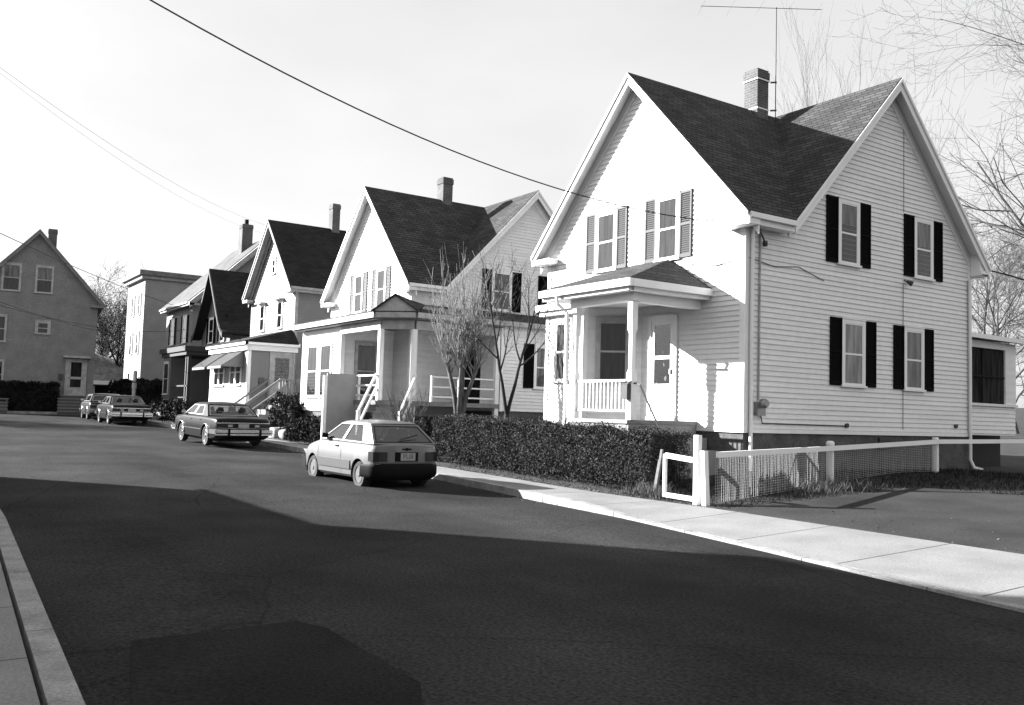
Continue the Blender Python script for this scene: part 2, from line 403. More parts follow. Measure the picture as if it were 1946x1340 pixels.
mb = MB(); P = [(-6.61, 1.43), (-6.61, 2.58), (-6.31, 2.7), (-4.8, 2.66), (-3.9, 2.2), (-4.4, .98)]
mb.poly([(x, y, zr(x)+.035*math.sin(PI*(y-yl(x)+.02)/(yr(x)-yl(x)+.05))+.006) for x, y in P]); structure(mb.build('road_patch', M['patch'], fix=False))
def kerb(pts, w, name, m, top, joint=2.2):
    mb = MB()
    for (x0, y0), (x1, y1) in pts:
        t0, t1 = top(x0), top(x1)
        mb.hexa([(x0, y0, zr(x0)-.1), (x1, y1, zr(x1)-.1), (x1, y1+w, zr(x1)-.1), (x0, y0+w, zr(x0)-.1),
                 (x0, y0+.012, t0), (x1, y1+.012, t1), (x1, y1+w, t1), (x0, y0+w, t0)])
    return structure(mb.build(name, m))
seg = []
x = 12.
random.seed(3)
while x > -61:
    L_ = 1.6+random.random()*.8; nsub = 3
    for k in range(nsub):
        xa = x-(L_-.02)*k/nsub; xb = x-(L_-.02)*(k+1)/nsub
        seg.append(((xa, yr(xa)), (xb, yr(xb))))
    x -= L_
kerb(seg, .16, 'kerb', M['kerb'], lambda x: zr(x)+hk(x)+.006)
seg = []
x = 6.
while x > -46:
    L_ = 1.7+random.random()*.9
    seg.append(((x, yl(x)-.17), (x-L_+.02, yl(x-L_)-.17))); x -= L_
kerb(seg, .17, 'kerb', M['kerb'], lambda x: zr(x)+.134)
mb = MB()
for i in range(22):
    y0 = -34+i*2.0; mb.box(-60.65, -60.45, y0, y0+1.98, .55, .88)
structure(mb.build('kerb', M['kerb']))

mb = MB(); x = 12.
while x > -61:
    L_ = 1.86
    a, b = x, x-L_+.022
    for k in range(3):
        xa, xb = a+(b-a)*k/3, a+(b-a)*(k+1)/3
        P = []
        for xx in (xa, xb):
            for yy, zz in ((yr(xx)+.168, zr(xx)+hk(xx)), (yback(xx), zr(xx)+.125)): P.append((xx, yy, zz))
        lo = [(p[0], p[1], p[2]-.12) for p in P]
        mb.hexa([lo[0], lo[2], lo[3], lo[1], P[0], P[2], P[3], P[1]])
    x -= L_
structure(mb.build('sidewalk', M['sidewalk']))
mb = MB(); x = 6.
while x > -46:
    a, b = x, x-1.48
    mb.hexa([(a, -1.3, 0), (b, -1.3, 0), (b, yl(b)-.19, 0), (a, yl(a)-.19, 0), (a, -1.3, zr(a)+.13), (b, -1.3, zr(b)+.13), (b, yl(b)-.19, zr(b)+.13), (a, yl(a)-.19, zr(a)+.13)]); x -= 1.5
structure(mb.build('sidewalk', M['sidewalk']))

def sheet(name, m, x0, x1, y0f, y1, step, dz):
    mb = MB(); nx = int((x1-x0)/step)+1; ny = 16
    for i in range(nx):
        xx = x0+(x1-x0)*i/(nx-1); a = y0f(xx)
        for j in range(ny):
            yy = a+(y1-a)*j/(ny-1); mb.v.append(V((xx, yy, max(gz(xx, max(yy, 11.5)), zr(xx)+.118)+dz-(.03 if j == 0 else 0))))
    for i in range(nx-1):
        for j in range(ny-1): mb.f.append([i*ny+j, (i+1)*ny+j, (i+1)*ny+j+1, i*ny+j+1])
    return structure(mb.build(name, m, smooth=True, fix=False))
sheet('driveway', M['drive'], -10.6, 12, lambda x: yback(x)+.01, 17.2, .5, .012)

# hillside in the gap beyond the end of the street and rising ground behind
mb = MB(); nx, ny = 40, 24
for i in range(nx):
    for j in range(ny):
        x = -84-60*i/(nx-1); y = -20+90*j/(ny-1)
        h = 7.5*min(1, i/10)*(.75+.25*math.sin(y*.13+.6))+.35*math.sin(x*1.1+y*.7)+.25*math.sin(y*1.7)
        mb.v.append(V((x, y, .3+max(-1, h-.6))))
for i in range(nx-1):
    for j in range(ny-1): mb.f.append([i*ny+j, (i+1)*ny+j, (i+1)*ny+j+1, i*ny+j+1])
structure(mb.build('hill', M['hill'], smooth=True, fix=False))

# ------------------------------------------------------------------ houses
Y0 = 14.87
def gable_roof(rb, tb, T, a0, a1, bc, half, over, z, k, e0=None, e1=None, sides=(1, -1), rakes=(0,), wall=None, thick=.07, rake_h=.22, ov_r=.35):
    """rb roof mesh, tb trim mesh. Ridge along a at height z; T maps (a,b,z) to local. e0,e1: where the eave ends (valleys)."""
    e0 = a0 if e0 is None else e0; e1 = a1 if e1 is None else e1
    for s in sides:
        B = bc+s*(half+over); ze = z-k*(half+over)
        rb.prism([T(a0, bc, z), T(a1, bc, z), T(e1, B, ze), T(e0, B, ze)], (0, 0, -thick))
        # eave fascia with gutter and soffit
        f0, f1 = min(e0, e1)+.04, max(e0, e1)-.02
        p = lambda a, b_, zz: T(a, b_, zz)
        zb = ze-thick-.19
        for (b0, b1, q0, q1) in ((B-s*.03, B-s*.07, zb, ze-thick-.005), (bc+s*half, B-s*.075, zb+.01, zb+.045), (B+s*.06, B-s*.025, ze-.14, ze-.03)):
            tb.hexa([p(f0, b0, q0), p(f1, b0, q0), p(f1, b1, q0), p(f0, b1, q0), p(f0, b0, q1), p(f1, b0, q1), p(f1, b1, q1), p(f0, b1, q1)])
        for r in rakes:
            A = (a0, a1)[r]; sg = 1 if r == 0 else -1     # inward direction along a
            zt = z-thick-.004
            def rk(aa, ab, hh, top):
                tb.prism([T(aa, bc, top), T(aa, B, top-k*(half+over)), T(aa, B, top-k*(half+over)-hh), T(aa, bc, top-hh)],
                         V(T(ab, 0, 0))-V(T(aa, 0, 0)))
            rk(A+sg*.01, A+sg*.045, rake_h, zt)            # rake board
            rk(A-sg*.03, A+sg*.008, .09, zt+.05)           # crown moulding
            rk(A+sg*.047, A+sg*(ov_r-.03), .04, zt)        # soffit
            rk(A+sg*(ov_r-.035), A+sg*(ov_r-.002), .34, zt-.05)        # frieze against the wall
            # cornice return
            a_, c_ = sorted((A+sg*.02, A+sg*(ov_r-.002)))
            b_, d_ = sorted((B+s*.02, bc+s*(half-.42)))
            tb.hexa([p(a_, b_, zb-.01), p(c_, b_, zb-.01), p(c_, d_, zb-.01), p(a_, d_, zb-.01), p(a_, b_, zb+.13), p(c_, b_, zb+.13), p(c_, d_, zb+.13), p(a_, d_, zb+.13)])
TM = lambda a, b, z: (b, a, z)      # ridge runs into the house
TW = lambda a, b, z: (a, b, z)      # ridge runs along the street

def chimney(parent, x0, x1, y0, y1, z0, z1, m, bands=False, cap=True):
    b = MB(); b.box(x0, x1, y0, y1, z0, z1)
    if cap: b.box(x0-.025, x1+.025, y0-.025, y1+.025, z1-.26, z1-.06)
    b2 = MB(); b2.box(x0+.12, x1-.12, y0+.12, y1-.12, z1-.001, z1+.02)
    o = b.build('chimney', m, parent); b2.build('flue', M['dark'], o)
    if bands:
        for z in (z1-.31, z1-1.12):
            s = MB(); e = .03 if z > z1-.5 else .012
            s.box(x0-e, x1+e, y0-e, y1+e, z, z+.035); s.build('chimney_strap', M['trim'], o)
    return o

def tee_house(loc, label, sidey, mat_wall='white', deep=8.75, sh='shutter', front_sh='shutter_mid'):
    """white house with a street gable and an equal gable over the side: walls, roof, trim, upper windows"""
    h = thing('gabled_house', loc, label, 'house')
    W = 7.06; zb = 1.44; zt = 6.3; zrd = 10.1; k = 1.05; yc = 5.1; hw = 3.65
    FF = Face((0, 0, 0), (1, 0, 0), (0, -1, 0)); FS = Face((0, 0, 0), (0, 1, 0), (1, 0, 0))
    FL = Face((-W, 0, 0), (0, -1, 0), (-1, 0, 0)); FB = Face((0, deep, 0), (-1, 0, 0), (0, 1, 0))
    w = MB()
    clap(w, FF, [(-W, zb), (0, zb), (0, zt), (-W/2, zt+k*W/2), (-W, zt)])
    clap(w, FS, [(0, zb), (deep, zb), (deep, zt-.1), (0, zt-.1)])
    clap(w, FS, [(yc-hw, zt-.1), (yc+hw, zt-.1), (yc, zrd-.14)])
    lw = MB(); clap(lw, FL, [(-deep, zb), (0, zb), (0, zt), (-deep, zt)], .2)
    clap(lw, FL, [(-yc-hw, zt), (-yc+hw, zt), (-yc, zrd-.14)], .2); lw.build('unseen_darkened_wall', M['tan_side'], h, fix=False)  # unseen wall given a darker colour to cut bounce onto the neighbouring house
    clap(w, FB, [(0, zb), (W, zb), (W, zt), (0, zt)], .2)
    w.build('wall', M[mat_wall], h, fix=False)
    f = MB(); f.box(-W+.02, -.035, .035, deep-.03, -.3, zb+.02); f.build('foundation', M['stone'], h)
    c = MB()
    for x, y, sx, sy in ((0, 0, 1, -1), (-W, 0, -1, -1), (0, deep, 1, 1)):
        xa, xb = sorted((x+sx*.024, x-sx*.12)); ya, yb = sorted((y+sy*.026, y-sy*.01)); c.box(xa, xb, ya, yb, zb-.03, zt-.3)
        xa, xb = sorted((x+sx*.026, x-sx*.01)); ya, yb = sorted((y+sy*.0265, y-sy*.12)); c.box(xa, xb, ya, yb, zb-.03, zt-.3)
    c.box(-W, .02, -.02, .0, zb-.09, zb-.005); c.box(0, .02, .0, deep, zb-.09, zb-.005)
    c.build('corner_board', M['trim'], h)
    rb = MB(); tb = MB()
    ov = .38
    vy = yc-(W/2+ov)       # valley meets the main eave here
    gable_roof(rb, tb, TM, -.35, yc, -W/2, W/2, ov, zrd, k, e1=vy, rakes=(0,))
    ex = -(hw+ov)
    # the cross gable: right-hand half (ridge from the side gable to the crossing) and its mirror
    for sg in (1, -1):
        xa = .35 if sg == 1 else -W-.35
        for s in (-1, 1):
            B = yc+s*(hw+ov); ze = zrd-k*(hw+ov)
            if s == -1:
                rb.prism([(xa, yc, zrd+.006), (-W/2, yc, zrd+.006), (xa, yc-(hw+ov)+.02, ze+.02), ], (0, 0, -.07))
            else:
                rb.prism([(xa, yc, zrd+.006), (-W/2, yc, zrd+.006), (-W/2, B, ze), (xa, B, ze)], (0, 0, -.07))
    gable_roof(MB(), tb, TW, .35, -W/2, yc, hw, ov, zrd, k, e0=.35, e1=-W/2, sides=(1,), rakes=())
    # rake trim of the side gable
    for s in (-1, 1):
        zt2 = zrd-.074
        def rk(aa, ab, hh, top, ext=0):
            E = hw+ov-ext
            tb.prism([(aa, yc, top), (aa, yc+s*E, top-k*E), (aa, yc+s*E, top-k*E-hh), (aa, yc, top-hh)], (ab-aa, 0, 0))
        e = .0 if s == 1 else .14
        rk(.34, .305, .24, zt2, e); rk(.38, .342, .09, zt2+.05, e); rk(.303, .03, .04, zt2, e); rk(.033, .004, .36, zt2-.05, .3)
    B = yc+hw+ov
    tb.box(.004, .33, yc+hw-.03, B+.02, 5.62, 5.74)
    ya = yc+hw-.02; tb.prism([(.035, ya, 5.735), (.035, B-.03, 5.735), (.035, B-.03, zrd-k*(B-.03-yc)-.13), (.035, ya, zrd-k*(ya-yc)-.13)], (.262, 0, 0))
    r = rb.build('roof', M['shingle'], h)
    tb.build('roof_trim', M['trim'], h)
    return h, FF, FS, r

H1X = -13.25
h1, FF, FS, r1 = tee_house((H1X, Y0, 0), 'large white clapboard house at right with black shutters, small entry porch and banded chimney', None)
# street front, upper pair
for a, b in ((-5.4, -3.81), (-3.13, -1.58)):
    window(h1, FF, a+.38, b-.38, 5.33, 6.86, 'curtain', 'shutter_mid', .38)
# side, four windows
for a, b, z0, z1, cu, hf in ((2.68, 4.33, 5.34, 6.86, 'curtain_g', .35), (5.72, 7.39, 5.34, 6.86, 'curtain_g', .45), (2.84, 4.56, 2.5, 4.04, 'curtain', .0), (5.29, 6.98, 2.5, 4.04, 'curtain_g', .0)):
    window(h1, FS, a+.42, b-.42, z0, z1, cu, 'shutter', .42, half=hf or None)
chimney(h1, -3.76, -3.3, 4.1, 4.54, 9.3, 11.22, M['brick'], bands=True)
# bay with canted side beside the porch
yb_ = -1.0
bay = MB()
A_ = (-5.75, 0); B_ = (-5.72, yb_); C_ = (-4.2, yb_); D_ = (-3.2, 0)
F1 = Face((B_[0], B_[1], 0), (1, 0, 0), (0, -1, 0)); F2 = Face((C_[0], C_[1], 0), (1, 1, 0), (1, -1, 0)); F0 = Face((A_[0], A_[1], 0), (B_[0]-A_[0], B_[1]-A_[1], 0), (-1, 0, 0))
clap(bay, F1, [(0, 1.44), (1.52, 1.44), (1.52, 4.3), (0, 4.3)]); clap(bay, F2, [(0, 1.44), (1.414, 1.44), (1.414, 4.3), (0, 4.3)]); clap(bay, F0, [(0, 1.44), (1.0, 1.44), (1.0, 4.3), (0, 4.3)])
bo = bay.build('bay', M['white'], h1, fix=False)
bt = MB()
bt.fbox(F1, -.02, .1, .004, .03, 1.42, 4.2); bt.fbox(F1, 1.41, 1.53, .004, .03, 1.42, 4.2); bt.fbox(F2, 0, .1, .004, .028, 1.42, 4.2); bt.fbox(F0, .9, 1.02, .004, .03, 1.42, 4.2)
bt.fbox(F1, -.14, 1.52, .0, .16, 4.12, 4.3); bt.fbox(F1, -.2, 1.5, .0, .24, 4.24, 4.4); bt.fbox(F0, -.02, 1.1, .0, .2, 4.14, 4.38); bt.fbox(F1, -.02, 1.5, .0, .04, 1.3, 1.45)
bt.build('bay_trim', M['trim'], bo)
bf = MB(); bf.prism([(-5.7, 0, -.2), (-5.68, yb_+.04, -.2), (-4.22, yb_+.04, -.2), (-3.24, 0, -.2)], (0, 0, 1.6)); bf.build('bay_foundation', M['stone'], bo)
def bay_window(F, a, b, z0, z1, cu, tr='trim'):
    window(h1, F, a, b, z0, z1, cu, trim=tr)
bay_window(F1, .36, .92, 2.46, 4.0, 'curtain')
bay_window(F2, .3, 1.14, 2.46, 3.98, 'curtain_d', 'oldtrim')
# entry porch
pr = MB(); zt_ = 5.33; ze_ = 4.5
e = [(-4.1, -2.42), (-.93, -2.42), (-.93, 0), (-4.1, 0)]
T1 = (-3.55, -.004, zt_); T2 = (-2.3, -.004, zt_)
def rp(*p): pr.prism([q if len(q) == 3 else (q[0], q[1], ze_) for q in p], (0, 0, -.05))
rp(e[0], e[1], T2, T1); rp(e[1], e[2], T2); rp(e[3], e[0], T1)
br = MB(); br.prism([(-5.95, -.01, 4.62), (-5.92, -1.22, 4.42), (-4.2, -1.22, 4.42), (-4.12, -.01, 4.62)], (0, 0, -.04)); br.build('bay_roof', M['shingle'], bo)
po = pr.build('porch_roof', M['shingle'], h1)
pt = MB()
def fas(p, q, z0, z1, w=.09): pt.beam((p[0], p[1], (z0+z1)/2), (q[0], q[1], (z0+z1)/2), w, z1-z0)
fas((-4.12, -2.40), (-.9, -2.40), 4.33, 4.485, .1); fas((-.95, -2.34), (-.95, 0), 4.33, 4.484, .1); fas((-4.08, -2.34), (-4.08, -.02), 4.34, 4.482, .1)
fas((-4.1, -2.3), (-1.05, -2.3), 4.25, 4.335, .1); fas((-1.05, -2.24), (-1.05, 0), 4.25, 4.332, .1)
pt.build('porch_gutter', M['trim'], po)
pc = MB(); pc.box(-4.03, -1.1, -2.25, -.02, 4.26, 4.3)
pc.box(-3.4, -1.24, -2.05, -1.85, 4.08, 4.258); pc.box(-1.44, -1.26, -1.85, -.01, 4.06, 4.258)
pc.build('porch_beam', M['trim'], po)
for x in (-1.35, -3.28):
    pp = MB(); y = -1.95
    for z0, z1, r in ((1.55, 2.55, .078), (2.55, 3.45, .05), (3.45, 4.08, .075)):
        pp.hexa([(x-r, y-r, z0), (x+r, y-r, z0), (x+r, y+r, z0), (x-r, y+r, z0), (x-r, y-r, z1), (x+r, y-r, z1), (x+r, y+r, z1), (x-r, y+r, z1)])
    for z0, z1, a, b in ((2.5, 2.62, .078, .052), (3.38, 3.5, .052, .076)):
        pp.hexa([(x-a, y-a, z0), (x+a, y-a, z0), (x+a, y+a, z0), (x-a, y+a, z0), (x-b, y-b, z1), (x+b, y-b, z1), (x+b, y+b, z1), (x-b, y+b, z1)])
    pp.build('porch_post', M['trim'], h1)
dk = MB(); dk.box(-3.45, -1.32, -2.08, -.02, 1.47, 1.55); dk.build('porch_floor', M['deck'], h1)
st = MB(); st.box(-1.40, -1.335, -2.03, -.03, 1.12, 1.465); st.box(-3.4, -1.4, -2.04, -1.98, .2, 1.46); st.box(-1.335, -1.0, -1.5, -.03, .2, 1.2); st.box(-1.0, -.66, -1.5, -.04, .2, .94)
st.build('porch_step', M['concrete'], h1)
rl = MB()
rl.box(-3.2, -1.43, -1.98, -1.92, 2.36, 2.41); rl.box(-3.2, -1.43, -1.97, -1.93, 1.72, 1.76)
rl.box(-3.42, -3.36, -1.98, -1.92, 1.56, 2.4); rl.box(-3.42, -3.2, -1.975, -1.925, 2.36, 2.405)
for i in range(14):
    x = -3.12+i*.127; rl.box(x-.012, x+.012, -1.962, -1.938, 1.76, 2.36)
rl.build('porch_railing', M['trim'], h1)
dr = MB(); u0, u1 = -2.92, -1.98
dr.fbox(FF, u0, u0+.1, .004, .06, 1.6, 4.0); dr.fbox(FF, u1-.1, u1, .004, .06, 1.6, 4.0); dr.fbox(FF, u0+.1, u1-.1, .004, .06, 3.9, 4.02); dr.fbox(FF, u0, u1, .004, .1, 1.555, 1.62)
dr.build('door_frame', M['trim'], h1)
dd = MB(); a, b = u0+.1, u1-.1
for p in ((a, a+.1, 1.62, 3.9), (b-.1, b, 1.62, 3.9), (a+.1, b-.1, 3.78, 3.9), (a+.1, b-.1, 2.98, 3.06), (a+.1, b-.1, 1.62, 2.4)): dd.fbox(FF, p[0], p[1], .02, .045, p[2], p[3])
do = dd.build('storm_door', M['trim'], h1)
gg = MB(); gg.fbox(FF, a+.1, b-.1, .03, .034, 2.4, 3.78); gg.build('door_glass', M['glass'], do)
gg = MB(); gg.poly([FF.P(a+.1, .02, 2.4), FF.P(b-.1, .02, 2.4), FF.P(b-.1, .02, 3.78), FF.P(a+.1, .02, 3.78)]); gg.build('door_panel', M['curtain'], do, fix=False)
gg = MB(); gg.fbox(FF, b-.08, b-.04, .045, .1, 2.62, 2.74); gg.build('door_handle', M['grey_metal'], do)
hr = MB(); hr.tube([(-1.4, -1.93, 2.3), (-1.2, -1.95, 2.33), (-1.08, -1.95, 2.28), (-.42, -1.95, 1.32), (-.36, -1.95, .4)], .02, 8); hr.build('handrail', M['black'], h1)
ml = MB(); ml.box(-1.43, -1.26, -2.15, -2.035, 1.98, 2.3); ml.prism([(-1.44, -2.16, 2.3), (-1.25, -2.16, 2.3), (-1.25, -2.03, 2.36), (-1.44, -2.03, 2.36)], (0, 0, .015)); ml.build('mailbox', M['black'], h1)
# downspouts, meter, cables
ds = MB()
ds.tube([(.1, .12, 5.7), (.09, .13, 5.5), (.075, .14, 3), (.075, .15, .55)], .042, 8); 
ds.build('downspout', M['trim'], h1)
ds = MB(); ds.tube([(.09, 8.6, 5.5), (.075, 8.62, 5.2), (.075, 8.62, .75), (.14, 8.68, .55), (.3, 8.8, .5)], .042, 8); ds.build('downspout', M['trim'], h1)
ds = MB(); ds.tube([(-3.42, -2.44, 4.33), (-3.42, -2.42, 4.15), (-3.46, -2.1, 3.98), (-3.46, -2.08, 1.3)], .04, 8); ds.build('downspout', M['trim'], h1)
ds = MB(); ds.tube([(.04, .42, 5.75), (.04, .42, 2.05)], .022, 6); ds.build('conduit', M['oldtrim'], h1)
ds = MB(); ds.box(.02, .12, .3, .56, 1.72, 2.0); ds.lathe([(.1, 0), (.1, .1), (.07, .15)], (.12, .43, 1.98), (1, 0, 0), 14); ds.build('electric_meter', M['grey_metal'], h1)
ds = MB(); ds.tube([(.05, .3, 5.72), (.12, .38, 5.6), (.15, .45, 5.42)], .02, 6); ds.lathe([(.05, -.06), (.06, 0), (.05, .06)], (.13, .47, 5.42), (0, 0, 1), 8); ds.build('cable_bracket', M['black'], h1)
for pth, rr in (([(.03, 5.7, 9.0), (.03, 5.7, 6.9)], .006), ([(.03, 5.68, 5.1), (.03, 5.68, 1.5)], .007), ([(.04, .5, 1.72), (.035, .55, 1.56), (.03, 3.4, 1.55)], .012),
                ([(-2.6, -.03, 4.9), (-1.7, -.03, 5.12), (-.8, -.03, 5.0), (.02, -.03, 5.1), (.03, .3, 5.06), (.03, .9, 4.98), (.03, 1.7, 5.07), (.03, 2.6, 4.85)], .008)):
    cb = MB(); cb.tube(pth, rr, 5); cb.build('cable', M['wire'], h1)
fl = MB(); fl.tube([(.02, 5.72, 5.2), (.1, 5.76, 5.15)], .02, 6); fl.lathe([(.03, 0), (.06, .1), (.07, .16)], (.08, 5.74, 5.17), (.6, .5, -.45), 12); fl.build('floodlight', M['black'], h1)
vt = MB(); vt.box(-.02, .012, 4.75, 5.2, 1.02, 1.3); vt.build('cellar_vent', M['black'], h1)
for y_, z_ in ((3.45, 1.56), (8.0, 1.62)):
    vt = MB(); vt.lathe([(.05, 0), (.055, .06)], (.01, y_, z_), (1, 0, 0), 8); vt.build('outlet_pipe', M['black'], h1)
# sun porch at the back corner
FP = Face((-.35, 8.76, 0), (0, 1, 0), (1, 0, 0))
sp = MB(); clap(sp, FP, [(0, 1.4), (2.95, 1.4), (2.95, 2.2), (0, 2.2)]); sp.fbox(FP, .0, .12, .0, .05, 2.2, 4.0); sp.fbox(FP, 2.35, 2.55, .0, .05, 2.2, 4.0); sp.fbox(FP, .12, 2.35, .0, .05, 3.8, 4.0); sp.fbox(FP, -.02, 2.97, .0, .08, 2.2, 2.27)
sp.fbox(FP, 2.55, 2.95, -.05, .03, 2.27, 4.0)
so = sp.build('sun_porch', M['white'], h1)
q = MB(); q.prism([FP.P(0, .32, 4.02), FP.P(3.2, .32, 4.0), FP.P(3.2, -3.2, 4.45), FP.P(0, -3.2, 4.45)], (0, 0, .12)); q.build('sun_porch_roof', M['trim'], so)
q = MB(); q.fbox(FP, .12, 2.35, -.06, -.02, 2.27, 3.8); q.build('screen', M['curtain_d'], so)
q = MB(); q.fbox(FP, .12, 2.35, -.02, .02, 3.0, 3.04); q.fbox(FP, 1.2, 1.24, -.02, .02, 2.27, 3.8); q.build('screen_bar', M['dark'], so)
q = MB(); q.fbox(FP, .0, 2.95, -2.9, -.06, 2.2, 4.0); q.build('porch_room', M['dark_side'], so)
q = MB(); q.fbox(FP, 0, 2.9, -2.8, -.4, .2, 1.38); q.build('under_porch_shade', M['shade_dark'], so)  # near-black box in place of the shaded void under the porch
# ---------------- second house: same gables, wrap-round porch with a canted corner
H2X = -28.45
h2, FF2, FS2, r2 = tee_house((H2X, Y0, .06), 'white gabled house behind the bare trees, its wrap-round porch topped by a small pediment', None)
for a, b in ((-5.2, -3.67), (-3.2, -1.68)):
    window(h2, FF2, a+.36, b-.36, 5.3, 6.84, 'curtain', 'shutter_mid', .36)
window(h2, FS2, 3.3, 4.2, 5.38, 6.86, 'curtain_g', 'shutter', .42); window(h2, FS2, 5.85, 6.75, 5.38, 6.86, 'curtain_g', 'shutter', .42)
window(h2, FS2, 2.55, 3.2, 1.85, 4.1, 'curtain_d', trim='oldtrim', name='side_door')
chimney(h2, -3.8, -3.32, 2.98, 3.42, 9.2, 11.0, M['brick'])
WX = 2.75            # outer face of the right-hand porch
E2 = 4.66; TZ = 5.3
pr = MB()
def rp(*p): pr.prism(p, (0, 0, -.06))
ee = [(-5.05, -2.42, E2), (2.1, -2.42, E2), (3.1, -1.42, E2), (3.1, 8.3, E2)]
tt = [(-4.6, -.004, TZ), (.02, -.004, TZ), (.004, .02, TZ), (.004, 8.3, TZ)]
rp(ee[0], ee[1], tt[1], tt[0]); rp(ee[1], ee[2], tt[2]); rp(ee[2], ee[3], tt[3], tt[2]); rp((-5.05, -.004, E2), ee[0], tt[0])
# pediment over the cut corner
pc_ = V((2.6, -1.92, 0)); dn = V((.7071, -.7071, 0)); dt = V((.7071, .7071, 0))
pk = 5.22
for s in (1, -1):
    a = pc_+dn*.08; bk = pc_-dn*1.5
    rp(tuple(a+V((0, 0, pk))), tuple(a+dt*s*.78+V((0, 0, E2+.02))), tuple(bk+dt*s*.5+V((0, 0, E2+.4))), tuple(bk+V((0, 0, pk))))
po2 = pr.build('porch_roof', M['shingle'], h2)
q = MB(); q.prism([pc_+dt*-.7+V((0, 0, E2+.01)), pc_+dt*.7+V((0, 0, E2+.01)), pc_+V((0, 0, pk-.06))], -dn*.05); q.build('pediment', M['oldtrim'], po2)
q = MB()
def fas2(p, r_, z0, z1, w): q.beam((p[0], p[1], (z0+z1)/2), (r_[0], r_[1], (z0+z1)/2), w, z1-z0)
fas2((-5.05, -2.40), (2.09, -2.40), E2-.2, E2-.03, .07); fas2((2.12, -2.36), (3.06, -1.42), E2-.2, E2-.032, .07); fas2((3.07, -1.38), (3.07, 8.3), E2-.2, E2-.03, .07); fas2((-5.03, -2.36), (-5.03, -.02), E2-.2, E2-.032, .07)
q.build('porch_fascia', M['oldtrim'], po2)
q = MB()
fas2((-1.2, -2.05), (1.95, -2.05), 4.12, 4.4, .12); fas2((1.98, -2.03), (2.72, -1.29), 4.12, 4.398, .12); fas2((2.72, -1.24), (2.72, 2.0), 4.12, 4.4, .12)
q.build('porch_beam', M['oldtrim'], po2)
q = MB(); q.prism([(-5, -2.33, 4.42), (2.05, -2.33, 4.42), (3.0, -1.4, 4.42), (3.0, 2.0, 4.42), (0.03, 2.0, 4.42), (.03, -.03, 4.42), (-5, -.03, 4.42)], (0, 0, .03)); q.build('porch_ceiling', M['pale_side'], po2)
# bay room at the left of the porch
FB1 = Face((-4.85, -2.02, 0), (1, 0, 0), (0, -1, 0)); FB2 = Face((-1.25, -2.02, 0), (0, 1, 0), (1, 0, 0))
q = MB(); clap(q, FB1, [(0, 1.44), (3.6, 1.44), (3.6, 4.4), (0, 4.4)]); clap(q, FB2, [(0, 1.44), (2.0, 1.44), (2.0, 4.4), (0, 4.4)])
q.poly([(-4.85, -2.02, 1.44), (-4.85, 0, 1.44), (-4.85, 0, 4.4), (-4.85, -2.02, 4.4)])
fr2 = q.build('front_room', M['white'], h2, fix=False)
q = MB(); q.box(-4.8, -1.3, -1.98, 0, -.2, 1.5); q.build('front_room_base', M['stone'], fr2)
q = MB(); q.fbox(FB1, 3.48, 3.62, .004, .03, 1.44, 4.4); q.fbox(FB1, -.02, .1, .004, .03, 1.44, 4.4); q.fbox(FB2, 0, .12, .004, .03, 1.44, 4.4); q.build('front_room_trim', M['trim'], fr2)
for a in (.5, 1.75): window(h2, FB1, a, a+1.1, 1.95, 3.9, 'curtain_g', half=.55)
window(h2, FB2, .5, 1.4, 1.95, 3.9, 'curtain_d', trim='oldtrim')
# porch deck, posts, rails
q = MB(); q.prism([(-1.2, -2.2, 1.7), (2.0, -2.2, 1.7), (2.85, -1.35, 1.7), (2.85, 1.96, 1.7), (.02, 1.96, 1.7), (.02, -.02, 1.7), (-1.2, -.02, 1.7)], (0, 0, .14)); q.build('porch_floor', M['deck'], h2)
for x, y in ((1.96, -2.07), (2.73, -1.28), (2.74, 1.86), (-1.1, -2.07)):
    q = MB(); q.box(x-.075, x+.075, y-.075, y+.075, .3 if x > 2 else 1.84, 4.12); q.build('porch_post', M['trim'], h2)
q = MB(); q2 = MB()
for z in (1.98, 2.3, 2.62):
    q.box(-1.02, 1.88, -2.1, -2.05, z, z+.05); q2.box(2.7, 2.75, -.6, 1.78, z, z+.05)
q2.box(2.69, 2.76, -.62, -.55, 1.84, 2.68); q2.box(2.69, 2.76, .4, .47, 1.84, 2.68); q.box(.4, .47, -2.11, -2.04, 1.84, 2.68)
q.build('porch_railing', M['trim'], h2); q2.build('porch_railing', M['trim'], h2)
q = MB()
for i in range(5):
    o = pc_+dn*(-.55+.26*i)+V((0, 0, 1.7-.22*i)); a = o-dt*.62; b = o+dt*.62
    q.prism([a+V((0, 0, -.06)), b+V((0, 0, -.06)), b+dn*.29+V((0, 0, -.06)), a+dn*.29+V((0, 0, -.06))], (0, 0, .06))
    q.prism([a+dn*.27+V((0, 0, -.23)), b+dn*.27+V((0, 0, -.23)), b+dn*.25+V((0, 0, -.23)), a+dn*.25+V((0, 0, -.23))], (0, 0, .165))
q.build('porch_step', M['deck'], h2)
for s in (1, -1):
    q = MB(); a = pc_+dn*-.3+dt*s*.66; b = pc_+dn*1.15+dt*s*.66
    q.beam(a+V((0, 0, 2.66)), b+V((0, 0, 1.5)), .06, .09); q.beam(a+V((0, 0, 2.2)), b+V((0, 0, 1.04)), .05, .09)
    q.box(b.x-.05, b.x+.05, b.y-.05, b.y+.05, .2, 1.5); q.build('step_handrail', M['trim'], h2)
